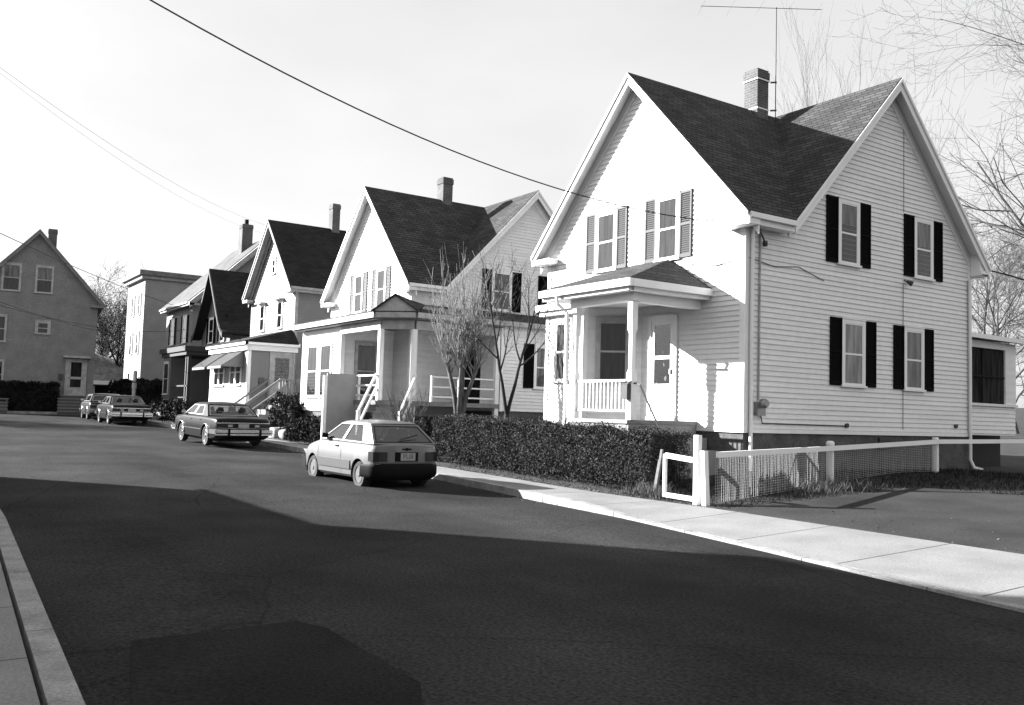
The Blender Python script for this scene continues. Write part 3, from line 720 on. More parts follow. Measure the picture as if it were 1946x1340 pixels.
# enclosed room under the right-hand porch roof
FW = Face((WX, 2.02, 0), (0, 1, 0), (1, 0, 0)); FWf = Face((0, 2.02, 0), (1, 0, 0), (0, -1, 0))
q = MB(); clap(q, FW, [(0, 1.62), (6.2, 1.62), (6.2, 4.55), (0, 4.55)], zb=1.62); clap(q, FWf, [(1.5, 1.62), (WX, 1.62), (WX, 4.55), (1.5, 4.55)], zb=1.62)
wr = q.build('side_room', M['white'], h2, fix=False)
q = MB(); q.fbox(FW, -.02, .1, .003, .03, 1.6, 4.5); q.build('side_room_trim', M['trim'], wr)
q = MB(); q.box(.02, WX-.04, 2.06, 8.2, -.2, 1.6); q.build('side_room_base', M['stone'], wr)
window(h2, FW, 1.35, 2.25, 2.45, 3.95, 'curtain_g', 'shutter', .42); window(h2, FW, 4.0, 4.9, 2.45, 3.95, 'curtain_g', 'shutter', .42)
q = MB(); q.fbox(FWf, .35, 1.5, -.3, -.05, 1.84, 4.3); q.build('recess_shade', M['dark'], h2)  # solid near-black slab stands for the shade in the recess

# ---------------- third house: steep gable, enclosed front with awnings, steps at the side
H3X = -39.75; b3 = .08
h3 = thing('gabled_house', (H3X, Y0, 0), 'pale clapboard house with a steep dark roof and two awnings over its enclosed front', 'house')
F3 = Face((0, 0, 0), (1, 0, 0), (0, -1, 0)); F3s = Face((0, 0, 0), (0, 1, 0), (1, 0, 0)); F3l = Face((-6.2, 0, 0), (0, -1, 0), (-1, 0, 0))
q = MB(); clap(q, F3, [(-6.2, 1.7), (0, 1.7), (0, 7.2), (-3.1, 10.42), (-6.2, 7.2)], .13, .02); clap(q, F3l, [(-10, 1.7), (0, 1.7), (0, 7.1), (-10, 7.1)], .26)
q.build('wall', M['pale_side'], h3, fix=False)
q = MB(); clap(q, F3s, [(0, 1.7), (10, 1.7), (10, 7.1), (0, 7.1)], .13, .02); q.build('side_wall', M['pale_side'], h3, fix=False)
q = MB(); q.box(-6.17, -.03, .03, 9.9, -.2, 1.75); q.build('foundation', M['stone'], h3)
q = MB(); t = MB(); gable_roof(q, t, TM, -.4, 10.3, -3.1, 3.1, .3, 10.6, 1.04); q.build('roof', M['shingle_dk'], h3)
t.box(-.12, .024, -.028, .0, 1.7, 7.0); t.box(-.01, .03, -.026, .12, 1.7, 7.0); t.build('roof_trim', M['oldtrim'], h3)
window(h3, F3, -4.78, -4.02, 5.28, 6.6, 'curtain_g', hood=True); window(h3, F3, -2.32, -1.55, 5.28, 6.6, 'curtain_g', hood=True); window(h3, F3, -3.3, -2.78, 8.0, 8.75, 'curtain_g', casing=.06)
chimney(h3, -3.32, -2.88, 2.8, 3.2, 9.6, 11.85, M['brick_dk'])
# enclosed front
P0 = .42; P1 = -5.15; PY = -2.18
Fp = Face((P1, PY, 0), (1, 0, 0), (0, -1, 0)); Fps = Face((P0, PY, 0), (0, 1, 0), (1, 0, 0)); wid = P0-P1
q = MB(); clap(q, Fp, [(0, 1.1), (wid, 1.1), (wid, 4.3), (0, 4.3)], .13, .02, 1.1)
q.poly([(P1, PY, .5), (P1, 0, .5), (P1, 0, 4.3), (P1, PY, 4.3)])
ep = q.build('front_room', M['pale_side'], h3, fix=False)
q = MB(); clap(q, Fps, [(0, 1.1), (2.18, 1.1), (2.18, 4.3), (0, 4.3)], .13, .02, 1.1); q.build('front_room_side', M['pale_side'], ep, fix=False)
q = MB(); q.box(P1+.03, P0-.03, PY+.03, 0, -.1, 1.12); q.build('front_room_base', M['stone'], ep)
q = MB(); q.fbox(Fp, wid-.12, wid+.022, .003, .03, 1.1, 4.3); q.fbox(Fps, 0, .12, .003, .029, 1.1, 4.3); q.fbox(Fp, 0, .12, .003, .03, 1.1, 4.3)
q.fbox(Fp, -.1, wid+.1, .0, .12, 4.02, 4.26); q.fbox(Fps, -.0, 2.2, .0, .12, 4.02, 4.26); q.fbox(Fp, -.2, wid+.24, .1, .24, 4.26, 4.42); q.fbox(Fps, -.23, 2.25, .1, .24, 4.26, 4.419)
q.build('front_room_trim', M['trim'], ep)
q = MB(); eA = (P1-.25, PY-.25, 4.42); eB = (P0+.25, PY-.25, 4.42); eC = (P0+.25, .0, 4.42); rA = (P1+.6, -.003, 5.12); rB = (-.15, -.003, 5.12)
for pl in ([eA, eB, rB, rA], [eB, eC, rB], [(P1-.25, 0, 4.42), eA, rA]): q.prism(pl, (0, 0, -.05))
q.build('front_room_roof', M['shingle_dk'], ep)
for u in (.62, 3.12):
    window(h3, Fp, u, u+.82, 2.5, 3.75, 'curtain'); window(h3, Fp, u+.84, u+1.66, 2.5, 3.75, 'curtain_g')
    q = MB()
    a0, a1 = u-.2, u+1.86
    q.hexa([Fp.P(a0, .03, 3.98), Fp.P(a1, .03, 3.98), Fp.P(a1, 1.0, 3.28), Fp.P(a0, 1.0, 3.28), Fp.P(a0, .03, 4.0), Fp.P(a1, .03, 4.0), Fp.P(a1, 1.0, 3.3), Fp.P(a0, 1.0, 3.3)])
    for a in (a0, a1-.02): q.prism([Fp.P(a, .03, 3.98), Fp.P(a, 1.0, 3.28), Fp.P(a, .03, 3.28)], (.02, 0, 0))
    q.fbox(Fp, a0, a1, .98, 1.005, 3.2, 3.29)
    for i in range(9): 
        a = a0+(a1-a0)*i/8; q.beam(Fp.P(a, .03, 4.005), Fp.P(a, 1.0, 3.305), .025, .03)
    q.build('awning', M['awning'], h3)
# door at the side with its hood, landing, steps and rails
q = MB(); q.fbox(Fps, .95, 1.05, .004, .06, 1.9, 4.0); q.fbox(Fps, 2.0, 2.1, .004, .06, 1.9, 4.0); q.fbox(Fps, 1.05, 2.0, .004, .06, 3.9, 4.0); q.fbox(Fps, 1.05, 2.0, .012, .04, 1.9, 2.7); q.fbox(Fps, 1.05, 1.2, .012, .04, 2.7, 3.9); q.fbox(Fps, 1.85, 2.0, .012, .04, 2.7, 3.9); q.fbox(Fps, 1.2, 1.85, .012, .04, 3.75, 3.9)
so = q.build('side_door', M['oldtrim'], h3)
q = MB(); q.fbox(Fps, 1.2, 1.85, .02, .026, 2.7, 3.75); q.build('door_glass', M['glass'], so)
q = MB(); q.poly([Fps.P(1.2, .018, 2.7), Fps.P(1.85, .018, 2.7), Fps.P(1.85, .018, 3.75), Fps.P(1.2, .018, 3.75)]); q.build('door_curtain', M['curtain_d'], so, fix=False)
q = MB(); q.fbox(Fps, .5, .75, .03, .07, 2.55, 2.85); q.build('mailbox', M['black'], h3)
q = MB(); q.box(P0+.02, P0+1.6, PY+.9, PY+2.12, .1, 1.85)
for i in range(6): q.box(P0+.06, P0+1.56, PY+.9-.28*(i+1), PY+.9-.28*i, .1, 1.65-.2*i)
q.build('side_step', M['concrete'], h3)
for x in (P0+.08, P0+1.56):
    q = MB(); q.beam((x, PY+.92, 2.75), (x, PY-.75, 1.5), .06, .08); q.beam((x, PY+.92, 2.3), (x, PY-.75, 1.05), .05, .05); q.box(x-.04, x+.04, PY-.79, PY-.71, .4, 1.52); q.box(x-.04, x+.04, PY+.88, PY+.96, 1.8, 2.8)
    if x > 1: 
        q.beam((x, PY+.92, 2.76), (x, PY+2.1, 2.76), .06, .07); q.beam((x, PY+.96, 1.95), (x, PY+2.1, 1.95), .05, .05)
        for k in range(9): q.box(x-.02, x+.02, PY+1.02+k*.12, PY+1.06+k*.12, 1.97, 2.73)
    q.build('step_railing', M['pale_side'], h3)

# ---------------- fourth house: low, flared steep gable, entry porch darkened for shade
H4X = -49.25
h4 = thing('cottage', (H4X, Y0, 0), 'small dark cottage with steep flared gable and dark flat porch, left of the awnings', 'house')
F4 = Face((0, 0, 0), (1, 0, 0), (0, -1, 0)); F4s = Face((0, 0, 0), (0, 1, 0), (1, 0, 0)); w4 = 5.55
q = MB(); clap(q, F4, [(-w4, 1.5), (0, 1.5), (0, 5.3), (-.35, 5.9), (-w4/2, 9.0), (-w4+.35, 5.9), (-w4, 5.3)], .14, .02)
clap(q, F4s, [(0, 1.5), (9, 1.5), (9, 5.35), (0, 5.35)], .14, .02)
q.build('wall', M['shaded_side'], h4, fix=False)
q = MB(); q.box(-w4+.03, -.03, .03, 9, -.1, 1.55); q.build('foundation', M['stone'], h4)
q = MB()
for s in (1, -1):
    c = -w4/2
    prof = [(c, 9.25), (c+s*2.25, 6.1), (c+s*2.75, 5.65), (c+s*3.1, 5.5)]
    for (xa, za), (xb, zb_) in zip(prof, prof[1:]):
        q.prism([(xa, -.55, za), (xb, -.55, zb_), (xb, 9.4, zb_), (xa, 9.4, za)], (0, 0, -.09))
q.build('roof', M['shingle_dk'], h4)
q = MB()
for s in (1, -1):
    c = -w4/2; prof = [(c, 9.15), (c+s*2.25, 6.0), (c+s*2.75, 5.55), (c+s*3.08, 5.4)]
    for (xa, za), (xb, zb_) in zip(prof, prof[1:]):
        q.prism([(xa, -.57, za), (xb, -.57, zb_), (xb, -.57, zb_-.2), (xa, -.57, za-.2)], (0, .05, 0)); q.prism([(xa, -.51, za-.02), (xb, -.51, zb_-.02), (xb, -.51, zb_-.06), (xa, -.51, za-.06)], (0, .5, 0))
q.box(-.1, .02, -.03, .05, 1.5, 5.3); q.box(.0, .3, -.5, 9.3, 5.2, 5.36)
q.build('roof_trim', M['shade_dark'], h4)
window(h4, F4, -4.1, -3.15, 5.1, 6.55, 'curtain_d', 'shutter', .4); window(h4, F4, -1.95, -1.05, 5.1, 6.55, 'curtain_d', 'shutter', .35)
q = MB(); q.box(-4.9, .6, -2.5, -.02, 4.35, 4.62); q.box(-4.8, .5, -2.4, -.04, 4.15, 4.34); pq = q.build('porch_roof', M['shade_dark'], h4)
q = MB(); q.box(-4.65, -3.0, -2.3, -.05, .5, 4.14); pw_ = q.build('porch_bay', M['dark_side'], h4)  # bay colour darkened for the shade over the cottage porch
window(h4, Face((-4.65, -2.3, 0), (1, 0, 0), (0, -1, 0)), .25, 1.4, 2.1, 3.9, 'curtain_d', trim='oldtrim')
q = MB(); q.box(-2.95, .45, -2.3, -.05, .4, 1.75); q.build('porch_floor', M['shade_dark'], h4)
q = MB()
for x in (-.1, .3): q.box(x-.08, x+.08, -2.25, -2.1, 1.75, 4.15)
q.box(-2.9, .4, -2.25, -2.18, 2.5, 2.58); q.box(-2.9, .4, -2.25, -2.18, 1.9, 1.96)
q.build('porch_railing', M['shade_dark'], h4)
q = MB(); q.fbox(F4, -2.0, -1.0, .02, .06, 1.8, 3.95); q.build('front_door', M['dark'], h4)
for i in range(1): 
    q = MB(); [q.box(-2.4, -.8, -2.6-.28*j, -2.3, .3, 1.55-.22*j) for j in range(4)]; q.build('porch_step', M['wood_dk'], h4)

# ---------------- fifth house: ridge along the street
H5X = -57.2
h5 = thing('gabled_house', (H5X, Y0, 0), 'house with sunlit pale roof slope and shaded side gable, just behind the dark cottage', 'house')
F5 = Face((0, 0, 0), (1, 0, 0), (0, -1, 0)); F5s = Face((0, 0, 0), (0, 1, 0), (1, 0, 0)); w5 = 6.3; d5 = 8.6
q = MB(); clap(q, F5, [(-w5, 1.6), (0, 1.6), (0, 8.1), (-w5, 8.1)], .16, .02); q.build('wall', M['pale_side'], h5, fix=False)
q = MB(); clap(q, F5s, [(0, 1.6), (d5, 1.6), (d5, 8.1), (d5/2, 12.2), (0, 8.1)], .16, .02); q.build('side_wall', M['tan_side'], h5, fix=False)
q = MB(); q.box(-w5+.03, -.03, .03, d5, 0, 1.65); q.build('foundation', M['stone'], h5)
q = MB(); t = MB(); gable_roof(q, t, TW, .45, -w5-.4, d5/2, d5/2, .4, 12.35, .96); q.build('roof', M['shingle_lt'], h5); t.build('roof_trim', M['oldtrim'], h5)
for u in (-5.0, -2.0): window(h5, F5, u, u+.95, 5.4, 7.1, 'curtain_d', 'shutter', .4)
for u in (-5.2, -2.1): window(h5, F5, u, u+.95, 2.4, 4.1, 'curtain_d', 'shutter', .4)
window(h5, F5s, 1.2, 2.1, 5.4, 7.0, 'curtain_d')
chimney(h5, -2.9, -2.2, 3.5, 4.2, 11, 13.55, M['brick_dk'])
q = MB(); q.tube([(-2.5, 3.85, 13.5), (-2.5, 3.85, 13.9)], .14, 8); q.build('flue_cowl', M['dark'], h5)

# ---------------- sixth: three-storey flat-roofed block
H6X = -70.6
h6 = thing('three_storey_house', (H6X, Y0, 0), 'tall flat-roofed three-storey house with a sunlit front edge and broad shaded side', 'house')
F6 = Face((0, 0, 0), (1, 0, 0), (0, -1, 0)); F6s = Face((0, 0, 0), (0, 1, 0), (1, 0, 0)); w6 = 5.9; d6 = 15
q = MB(); clap(q, F6, [(-w6, 1.3), (0, 1.3), (0, 10.9), (-w6, 10.9)], .18, .02); q.build('wall', M['pale_side'], h6, fix=False)
q = MB(); clap(q, F6s, [(0, 1.3), (d6, 1.3), (d6, 10.9), (0, 10.9)], .18, .02); q.build('side_wall', M['tan_side'], h6, fix=False)
q = MB(); q.box(-w6+.03, -.03, .03, d6, 0, 1.35); q.build('foundation', M['stone'], h6)
q = MB(); q.box(-w6-.4, .4, -.5, d6+.3, 10.95, 11.3); q.build('cornice', M['wood_dk'], h6)
q = MB(); q.box(-w6-.2, .2, -.3, d6+.1, 10.7, 10.948); q.build('cornice_frieze', M['oldtrim'], h6)
for z in (8.1, 5.2):
    for u in (-4.3, -2.1): window(h6, F6, u, u+.9, z, z+1.6, 'curtain_d', 'shutter_mid', .36)
window(h6, F6, -4.3, -3.4, 2.3, 3.9, 'curtain_d')
q = MB(); q.fbox(F6, -2.0, -1.0, .02, .06, 1.5, 3.9); q.build('front_door', M['dark'], h6)
window(h6, F6s, 6.4, 7.3, 7.9, 9.4, 'curtain_d', 'shutter', .3)

# ---------------- the house across the end of the street (left), facing us
LA = math.radians(83)
hl = thing('gabled_house', (-61.7, 10.25, 0), 'tall grey-shingled gable house in shade across the end of the street at the far left', 'house', rz=LA)
Fl = Face((0, 0, 0), (1, 0, 0), (0, -1, 0)); Fls = Face((0, 0, 0), (0, 1, 0), (1, 0, 0)); wl = 6.9
Fll = Face((-wl, 0, 0), (0, -1, 0), (-1, 0, 0))
q = MB(); clap(q, Fl, [(-wl, 1.2), (0, 1.2), (0, 7.95), (-wl/2, 11.8), (-wl, 7.95)], .16, .02); clap(q, Fls, [(0, 1.2), (7.6, 1.2), (7.6, 7.7), (0, 7.7)], .16, .02); clap(q, Fll, [(-7.6, 1.2), (0, 1.2), (0, 7.7), (-7.6, 7.7)], .3)
q.build('wall', M['grey_side'], hl, fix=False)
q = MB(); q.box(-wl+.03, -.03, .03, 7.5, 0, 1.25); q.build('foundation', M['stone'], hl)
q = MB(); t = MB(); gable_roof(q, t, TM, -.35, 7.9, -wl/2, wl/2, .35, 11.95, 1.13); q.build('roof', M['shingle'], hl); t.build('roof_trim', M['grey_side'], hl)
window(hl, Fl, -3.55, -2.55, 8.1, 9.75, 'curtain_g', trim='oldtrim', half=.5); window(hl, Fl, -5.35, -4.3, 8.1, 9.75, 'curtain_g', trim='oldtrim', half=.5)
window(hl, Fl, -3.4, -2.55, 5.6, 6.4, 'curtain_d', trim='oldtrim', casing=.14); window(hl, Fl, -5.9, -4.9, 5.0, 6.6, 'curtain_d', trim='oldtrim'); window(hl, Fl, -5.9, -4.9, 2.2, 3.9, 'curtain_d', trim='oldtrim')
chimney(hl, -3.0, -2.5, 1.6, 2.1, 10, 12.35, M['brick_dk'])
q = MB(); a, b = -1.6, -.4
for p in ((a, a+.16, 1.9, 4.15), (b-.16, b, 1.9, 4.15), (a+.16, b-.16, 3.95, 4.15), (a+.16, b-.16, 1.9, 2.4), (a+.16, b-.16, 2.9, 3.05), (a+.16, a+.3, 2.4, 3.95), (b-.3, b-.16, 2.4, 3.95)): q.fbox(Fl, p[0], p[1], .004, .07, p[2], p[3])
q.fbox(Fl, a-.15, b+.15, .0, .5, 4.2, 4.32)
do = q.build('front_door', M['oldtrim'], hl)
q = MB(); q.poly([Fl.P(a+.3, .03, 2.4), Fl.P(b-.3, .03, 2.4), Fl.P(b-.3, .03, 3.95), Fl.P(a+.3, .03, 3.95)]); q.build('door_glass', M['curtain_d'], do, fix=False)
def porch_steps(x0, x1, z, n, dz, run):
    q = MB(); r = MB()
    for i in range(n):
        y1 = -.02 if i == 0 else -.5-run*i; y0 = -.5-run*(i+1); q.box(x0, x1, y0-.04, y1, z-dz*i-.05, z-dz*i); r.box(x0+.04, x1-.04, y0+.01, y1-.01, .4, z-dz*i-.051)
    q.build('front_step', M['pale_side'], hl); r.build('step_riser', M['dark_side'], hl)
porch_steps(a-.35, b+.25, 1.9, 6, .19, .26); porch_steps(-6.4, -4.5, 2.0, 6, .2, .28)
q = MB(); q.box(-1.95, -1.75, -.2, -.02, 2.85, 3.2); q.build('mailbox', M['black'], hl)

# ---------------- shed with an open bay beyond the cars
sh_ = thing('shed', (-77.2, 14.0, .8), 'low open-fronted shed with a dark bay beyond the two far cars', 'shed', rz=math.radians(80))
q = MB(); q.box(-2.2, 2.2, 0, .1, -.6, 2.0); q.box(-2.2, -2.1, -2.5, 0, 0, 2.0); q.box(2.1, 2.2, -2.5, 0, 0, 2.0); q.box(-2.2, -1.0, -2.52, -2.45, 0, 2.0); q.build('wall', M['oldtrim'], sh_)
q = MB(); q.prism([(-2.4, -2.8, 1.95), (2.4, -2.8, 1.95), (2.4, .3, 2.3), (-2.4, .3, 2.3)], (0, 0, .1)); q.build('roof', M['shingle_dk'], sh_)
q = MB(); q.box(-1.0, 2.1, -1.9, -1.85, 0, 1.95); q.build('interior', M['dark'], sh_)
# ------------------------------------------------------------------ vehicles (local x forward from the rear bumper, y to the car's left)
def interp(pts, x):
    if x <= pts[0][0]: return pts[0][1]
    for (a, p), (b, q) in zip(pts, pts[1:]):
        if x <= b: t = (x-a)/(b-a); return p+(q-p)*t
    return pts[-1][1]
def inset(q, m):
    out = []
    n = len(q)
    for i in range(n):
        a = (q[(i+1) % n]-q[i]).normalized(); b = (q[i-1]-q[i]).normalized(); s = a.cross(b).length
        out.append(q[i]+(a+b)*(m/max(s, .2)))
    return out
def car(name, label, loc, rz, S_, group):
    c = thing(name, loc, label, 'car', rz, group)
    L, W, R = S_['L'], S_['W'], S_['R']; hw = W/2
    paint = M[S_['paint']]
    xs_ = sorted(set([0, .03, .08, .16, .3, .5]+[round(.5+.12*i, 3) for i in range(int((L-.8)/.12))]+[L-.3, L-.16, L-.08, L-.03, L]))
    mb = MB(); rings = []
    for x in xs_:
        zt = interp(S_['top'], x); zb = interp(S_['bot'], x); w = hw*interp(S_['plan'], x)
        zm = zb+(zt-zb)*.5
        half = [(w*.0, zb), (w*.9, zb), (w*.975, zb+.05), (w, zm), (w*.99, zt-.1), (w*.955, zt-.03), (w*.9, zt), (w*.5, zt+.018), (0, zt+.024)]
        ring = [(x, y, z) for y, z in half]+[(x, -y, z) for y, z in half[-2:0:-1]]
        rings.append(ring)
    n = len(rings[0])
    for r in rings: mb.v += [V(p) for p in r]
    for i in range(len(rings)-1):
        for k in range(n): mb.f.append([i*n+k, i*n+(k+1) % n, (i+1)*n+(k+1) % n, (i+1)*n+k])
    mb.f.append(list(range(n))[::-1]); mb.f.append([(len(rings)-1)*n+k for k in range(n)])
    body = mb.build('body', paint, c, smooth=True, angle=38)
    cut = MB()
    for xw in S_['axles']:
        for s in (1, -1): cut.lathe([(R+.055, 0), (R+.055, .34)], (xw, s*(hw-.26), R), (0, s, 0), 28)
    co = cut.build('cutter', paint)
    md = body.modifiers.new('b', 'BOOLEAN'); md.operation = 'DIFFERENCE'; md.object = co; md.solver = 'EXACT'
    bpy.context.view_layer.update()
    dg = bpy.context.evaluated_depsgraph_get()
    co.parent = c; bpy.context.view_layer.update(); dg = bpy.context.evaluated_depsgraph_get()
    me = bpy.data.meshes.new_from_object(body.evaluated_get(dg)); body.modifiers.clear(); body.data = me
    cm = co.data; bpy.data.objects.remove(co); bpy.data.meshes.remove(cm)
    me.polygons.foreach_set('use_smooth', [True]*len(me.polygons)); me.set_sharp_from_angle(angle=math.radians(38))
    q = MB()
    for xw in S_['axles']:
        for s in (1, -1):
            n_ = 20; P = []
            for i in range(n_+1):
                a = -.25+(PI+.5)*i/n_; P.append((xw+math.cos(a)*(R+.05), R+math.sin(a)*(R+.05)))
            for (xa, za), (xb, zb) in zip(P, P[1:]): q.poly([(xa, s*(hw-.03), za), (xb, s*(hw-.03), zb), (xb, s*(hw-.25), zb), (xa, s*(hw-.25), za)])
            q.poly([(x, s*(hw-.25), z) for x, z in P])
    q.box(.3, L-.3, -hw+.2, hw-.2, .17, .3); q.build('underbody', M['dark'], c, fix=False)
    # wheels
    for xw in S_['axles']:
        for s in (1, -1):
            q = MB(); o = (xw, s*(hw-.115), R); rr = R
            q.lathe([(rr*.62, -.085), (rr*.9, -.09), (rr*.985, -.06), (rr, -.03), (rr, .03), (rr*.985, .06), (rr*.9, .09), (rr*.66, .082), (rr*.62, .07)], o, (0, s, 0), 32, cap=False)
            wh = q.build('wheel', M['rubber'], c, smooth=True, angle=40)
            q = MB(); q.lathe([(rr*.64, .076), (rr*.6, .085), (rr*.55, .06), (rr*.42, .045), (rr*.3, .062), (rr*.2, .07), (rr*.16, .088), (0.001, .092)], o, (0, s, 0), 32)
            q.lathe([(rr*.63, -.08), (.001, -.08)], o, (0, s, 0), 20)
            rm = q.build('rim', M[S_['rim']], wh, smooth=True, angle=35)
            q = MB()
            for k in range(8):
                a = 2*PI*k/8; ce = V(o)+V((math.cos(a)*rr*.48, s*.056, math.sin(a)*rr*.48)); q.lathe([(rr*.06, 0), (rr*.06, .004)], ce, (0, s, 0), 8)
            q.build('rim_hole', M['dark'], rm)
            if S_.get('arch'):
                q = MB(); P = [(xw+math.cos(a)*(R+.065), s*(hw*interp(S_['plan'], xw)+.002), R+math.sin(a)*(R+.065)) for a in [PI*i/14 for i in range(15)]]
                q.tube(P, .016, 6); q.build('arch_trim', M['chrome'], c, smooth=True)
    # cabin
    G = S_['cabin']; zb0, zb1, zr_ = G['zb_rear'], G['zb_front'], G['roof']; yb, yr_ = hw*G['yb'], hw*G['yr']
    fx, rx_, rf, rr_ = G['base_front'], G['base_rear'], G['roof_front'], G['roof_rear']
    zt_ = zr_-.05
    def zbel(x): return zb0+(zb1-zb0)*(x-rx_)/(fx-rx_)
    fr = MB(); gl = []
    def ring(qd, m):
        qi = inset(qd, m)
        for i in range(len(qd)): fr.poly([qd[i], qd[(i+1) % len(qd)], qi[(i+1) % len(qd)], qi[i]])
        return qi
    for s in (1, -1):
        cuts = [(fx, rf)]+G['pillars']+[(rx_, rr_)]
        for i in range(len(cuts)-1):
            (b0, t0), (b1, t1) = cuts[i], cuts[i+1]
            qd = [V((b0, s*yb, zbel(b0))), V((b1, s*yb, zbel(b1))), V((t1, s*yr_, zt_)), V((t0, s*yr_, zt_))]
            if G['glazed'][i]:
                gl.append(('side_window', ring(qd, G.get('frame', .028)), s))
            else: fr.poly(qd)
    qd = [V((fx, yb, zb1)), V((fx, -yb, zb1)), V((rf, -yr_, zt_)), V((rf, yr_, zt_))]; gl.append(('windscreen', ring(qd, .045), 0))
    qd = [V((rx_, yb, zb0)), V((rx_, -yb, zb0)), V((rr_, -yr_, zt_)), V((rr_, yr_, zt_))]; gl.append(('rear_window', ring(qd, G.get('rear_frame', .06)), 0))
    nn = 9; rows = []
    for i in range(nn):
        t = i/(nn-1); x = rf+(rr_-rf)*t; e = math.sin(PI*t)**.5*.018
        half = [(yr_, zt_), (yr_*.97, zt_+.03), (yr_*.88, zt_+.042+e), (yr_*.45, zt_+.05+e*1.6), (0, zt_+.052+e*2)]
        if i in (0, nn-1): half = [(y, zt_+(z-zt_)*.35) for y, z in half]
        rows.append([(x, y, z) for y, z in half]+[(x, -y, z) for y, z in half[-2::-1]])
    b = len(fr.v); k_ = len(rows[0])
    for r in rows: fr.v += [V(p) for p in r]
    for i in range(nn-1):
        for k in range(k_-1): fr.f.append([b+i*k_+k, b+i*k_+k+1, b+(i+1)*k_+k+1, b+(i+1)*k_+k])
    cab = fr.build('cabin', M[S_.get('roofpaint', S_['paint'])], c, smooth=True, angle=30)
    for nm, qd, s in gl:
        ctr = sum(qd, V())/4; nrm = (qd[1]-qd[0]).cross(qd[3]-qd[0]).normalized()
        mid = V((L/2, 0, .9)); nrm = nrm if nrm.dot(ctr-mid) > 0 else -nrm
        q = MB(); q.poly([p-nrm*.006 for p in qd]); go = q.build(nm, M['carglass'], cab, fix=False)
        q = MB(); qi = inset(qd, .018); [q.poly([qd[i]+nrm*.003, qd[(i+1) % 4]+nrm*.003, qi[(i+1) % 4]+nrm*.003, qi[i]+nrm*.003]) for i in range(4)]
        q.build('window_seal', M['chrome' if S_.get('arch') else 'plastic'], go, fix=False)
    q = MB(); zz = min(zb0, zb1)+.035; q.poly([(rx_+.03, yb-.02, zz), (fx-.03, yb-.02, zz), (fx-.03, -yb+.02, zz), (rx_+.03, -yb+.02, zz)]); q.build('interior', M['dark'], cab, fix=False)
    q = MB()
    for y in (.36, -.36):
        for x in G['seats']:
            q.hexa([(x-.02, y-.22, zz-.1), (x+.12, y-.22, zz-.1), (x+.12, y+.22, zz-.1), (x-.02, y+.22, zz-.1), (x-.1, y-.19, zz+.1), (x, y-.19, zz+.1), (x, y+.19, zz+.1), (x-.1, y+.19, zz+.1)])
            q.hexa([(x-.1, y-.13, zz+.11), (x-.03, y-.13, zz+.11), (x-.03, y+.13, zz+.11), (x-.1, y+.13, zz+.11), (x-.12, y-.09, zz+.25), (x-.07, y-.09, zz+.25), (x-.07, y+.09, zz+.25), (x-.12, y+.09, zz+.25)])
    q.build('seat', M['seat'], cab)
    # common trim
    for s in (1, -1):
        q = MB(); x = S_['mirror']; y = s*(yb+.02); z = zbel(x)+.07
        q.hexa([(x-.06, y, z-.05), (x+.1, y, z-.05), (x+.04, y+s*.11, z-.03), (x-.05, y+s*.13, z-.04), (x-.06, y, z+.05), (x+.06, y, z+.04), (x+.02, y+s*.11, z+.04), (x-.05, y+s*.13, z+.06)])
        q.build('wing_mirror', M[S_['mirrormat']], c)
        for i, x in enumerate(S_['handles']):
            yy = hw*interp(S_['plan'], x); q = MB(); q.box(x-.07, x+.07, s*(yy-.02) if s > 0 else -(yy+.012), s*(yy+.012) if s > 0 else -(yy-.02), S_['hz'], S_['hz']+.035); q.build('door_handle', M['plastic' if not S_.get('arch') else 'chrome'], c)
        q = MB()
        for x, lean in S_['seams']:
            yy = hw*interp(S_['plan'], x)
            for z0, z1 in ((.28, .5), (.5, .84)):
                e = .0015; q.poly([(x-.006, s*(yy+e), z0), (x+.006, s*(yy+e), z0), (x+.006, s*(yy+e), z1), (x-.006, s*(yy+e), z1)])
        q.build('door_seam', M['dark'], c, fix=False)
        q = MB(); z0, z1 = S_['strip']; xa, xb = S_['axles'][0]+R+.08, S_['axles'][1]-R-.08
        yy = hw+.001; q.box(xa, xb, min(s*(yy-.02), s*(yy+.012)), max(s*(yy-.02), s*(yy+.012)), z0, z1); q.build('side_strip', M[S_['stripmat']], c)
    return c
SH = dict(L=3.5, W=1.54, R=.272, axles=(.62, 2.87), paint='silver', rim='rim',
          top=[(0, .86), (.05, .9), (.5, .91), (2.45, .92), (2.6, .9), (3.15, .8), (3.42, .7), (3.5, .6)],
          bot=[(0, .3), (.12, .22), (.4, .2), (3.2, .2), (3.5, .28)],
          plan=[(0, .86), (.04, .92), (.12, .965), (.3, .99), (.8, 1.), (2.8, 1.), (3.25, .95), (3.42, .88), (3.5, .8)],
          cabin=dict(zb_rear=.91, zb_front=.935, roof=1.34, yb=.93, yr=.71, base_front=2.5, base_rear=.06, roof_front=1.86, roof_rear=.55,
                     pillars=[(1.5, 1.38), (1.44, 1.32), (.52, .84)], glazed=[1, 0, 1, 0], seats=(1.35, .95), rear_frame=.05, frame=.02),
          mirror=2.2, mirrormat='plastic', handles=(1.62,), hz=.8, seams=((1.42, 0), (2.56, 0)), strip=(.36, .54), stripmat='silver_dk')
ang = .03
hb = car('hatchback', 'small silver hatchback parked by the long hedge, rear in shade', (-16.42, 8.6, .02), PI+ang, SH, 'cars parked along the right kerb')
def rearbits(c, f): f(c)
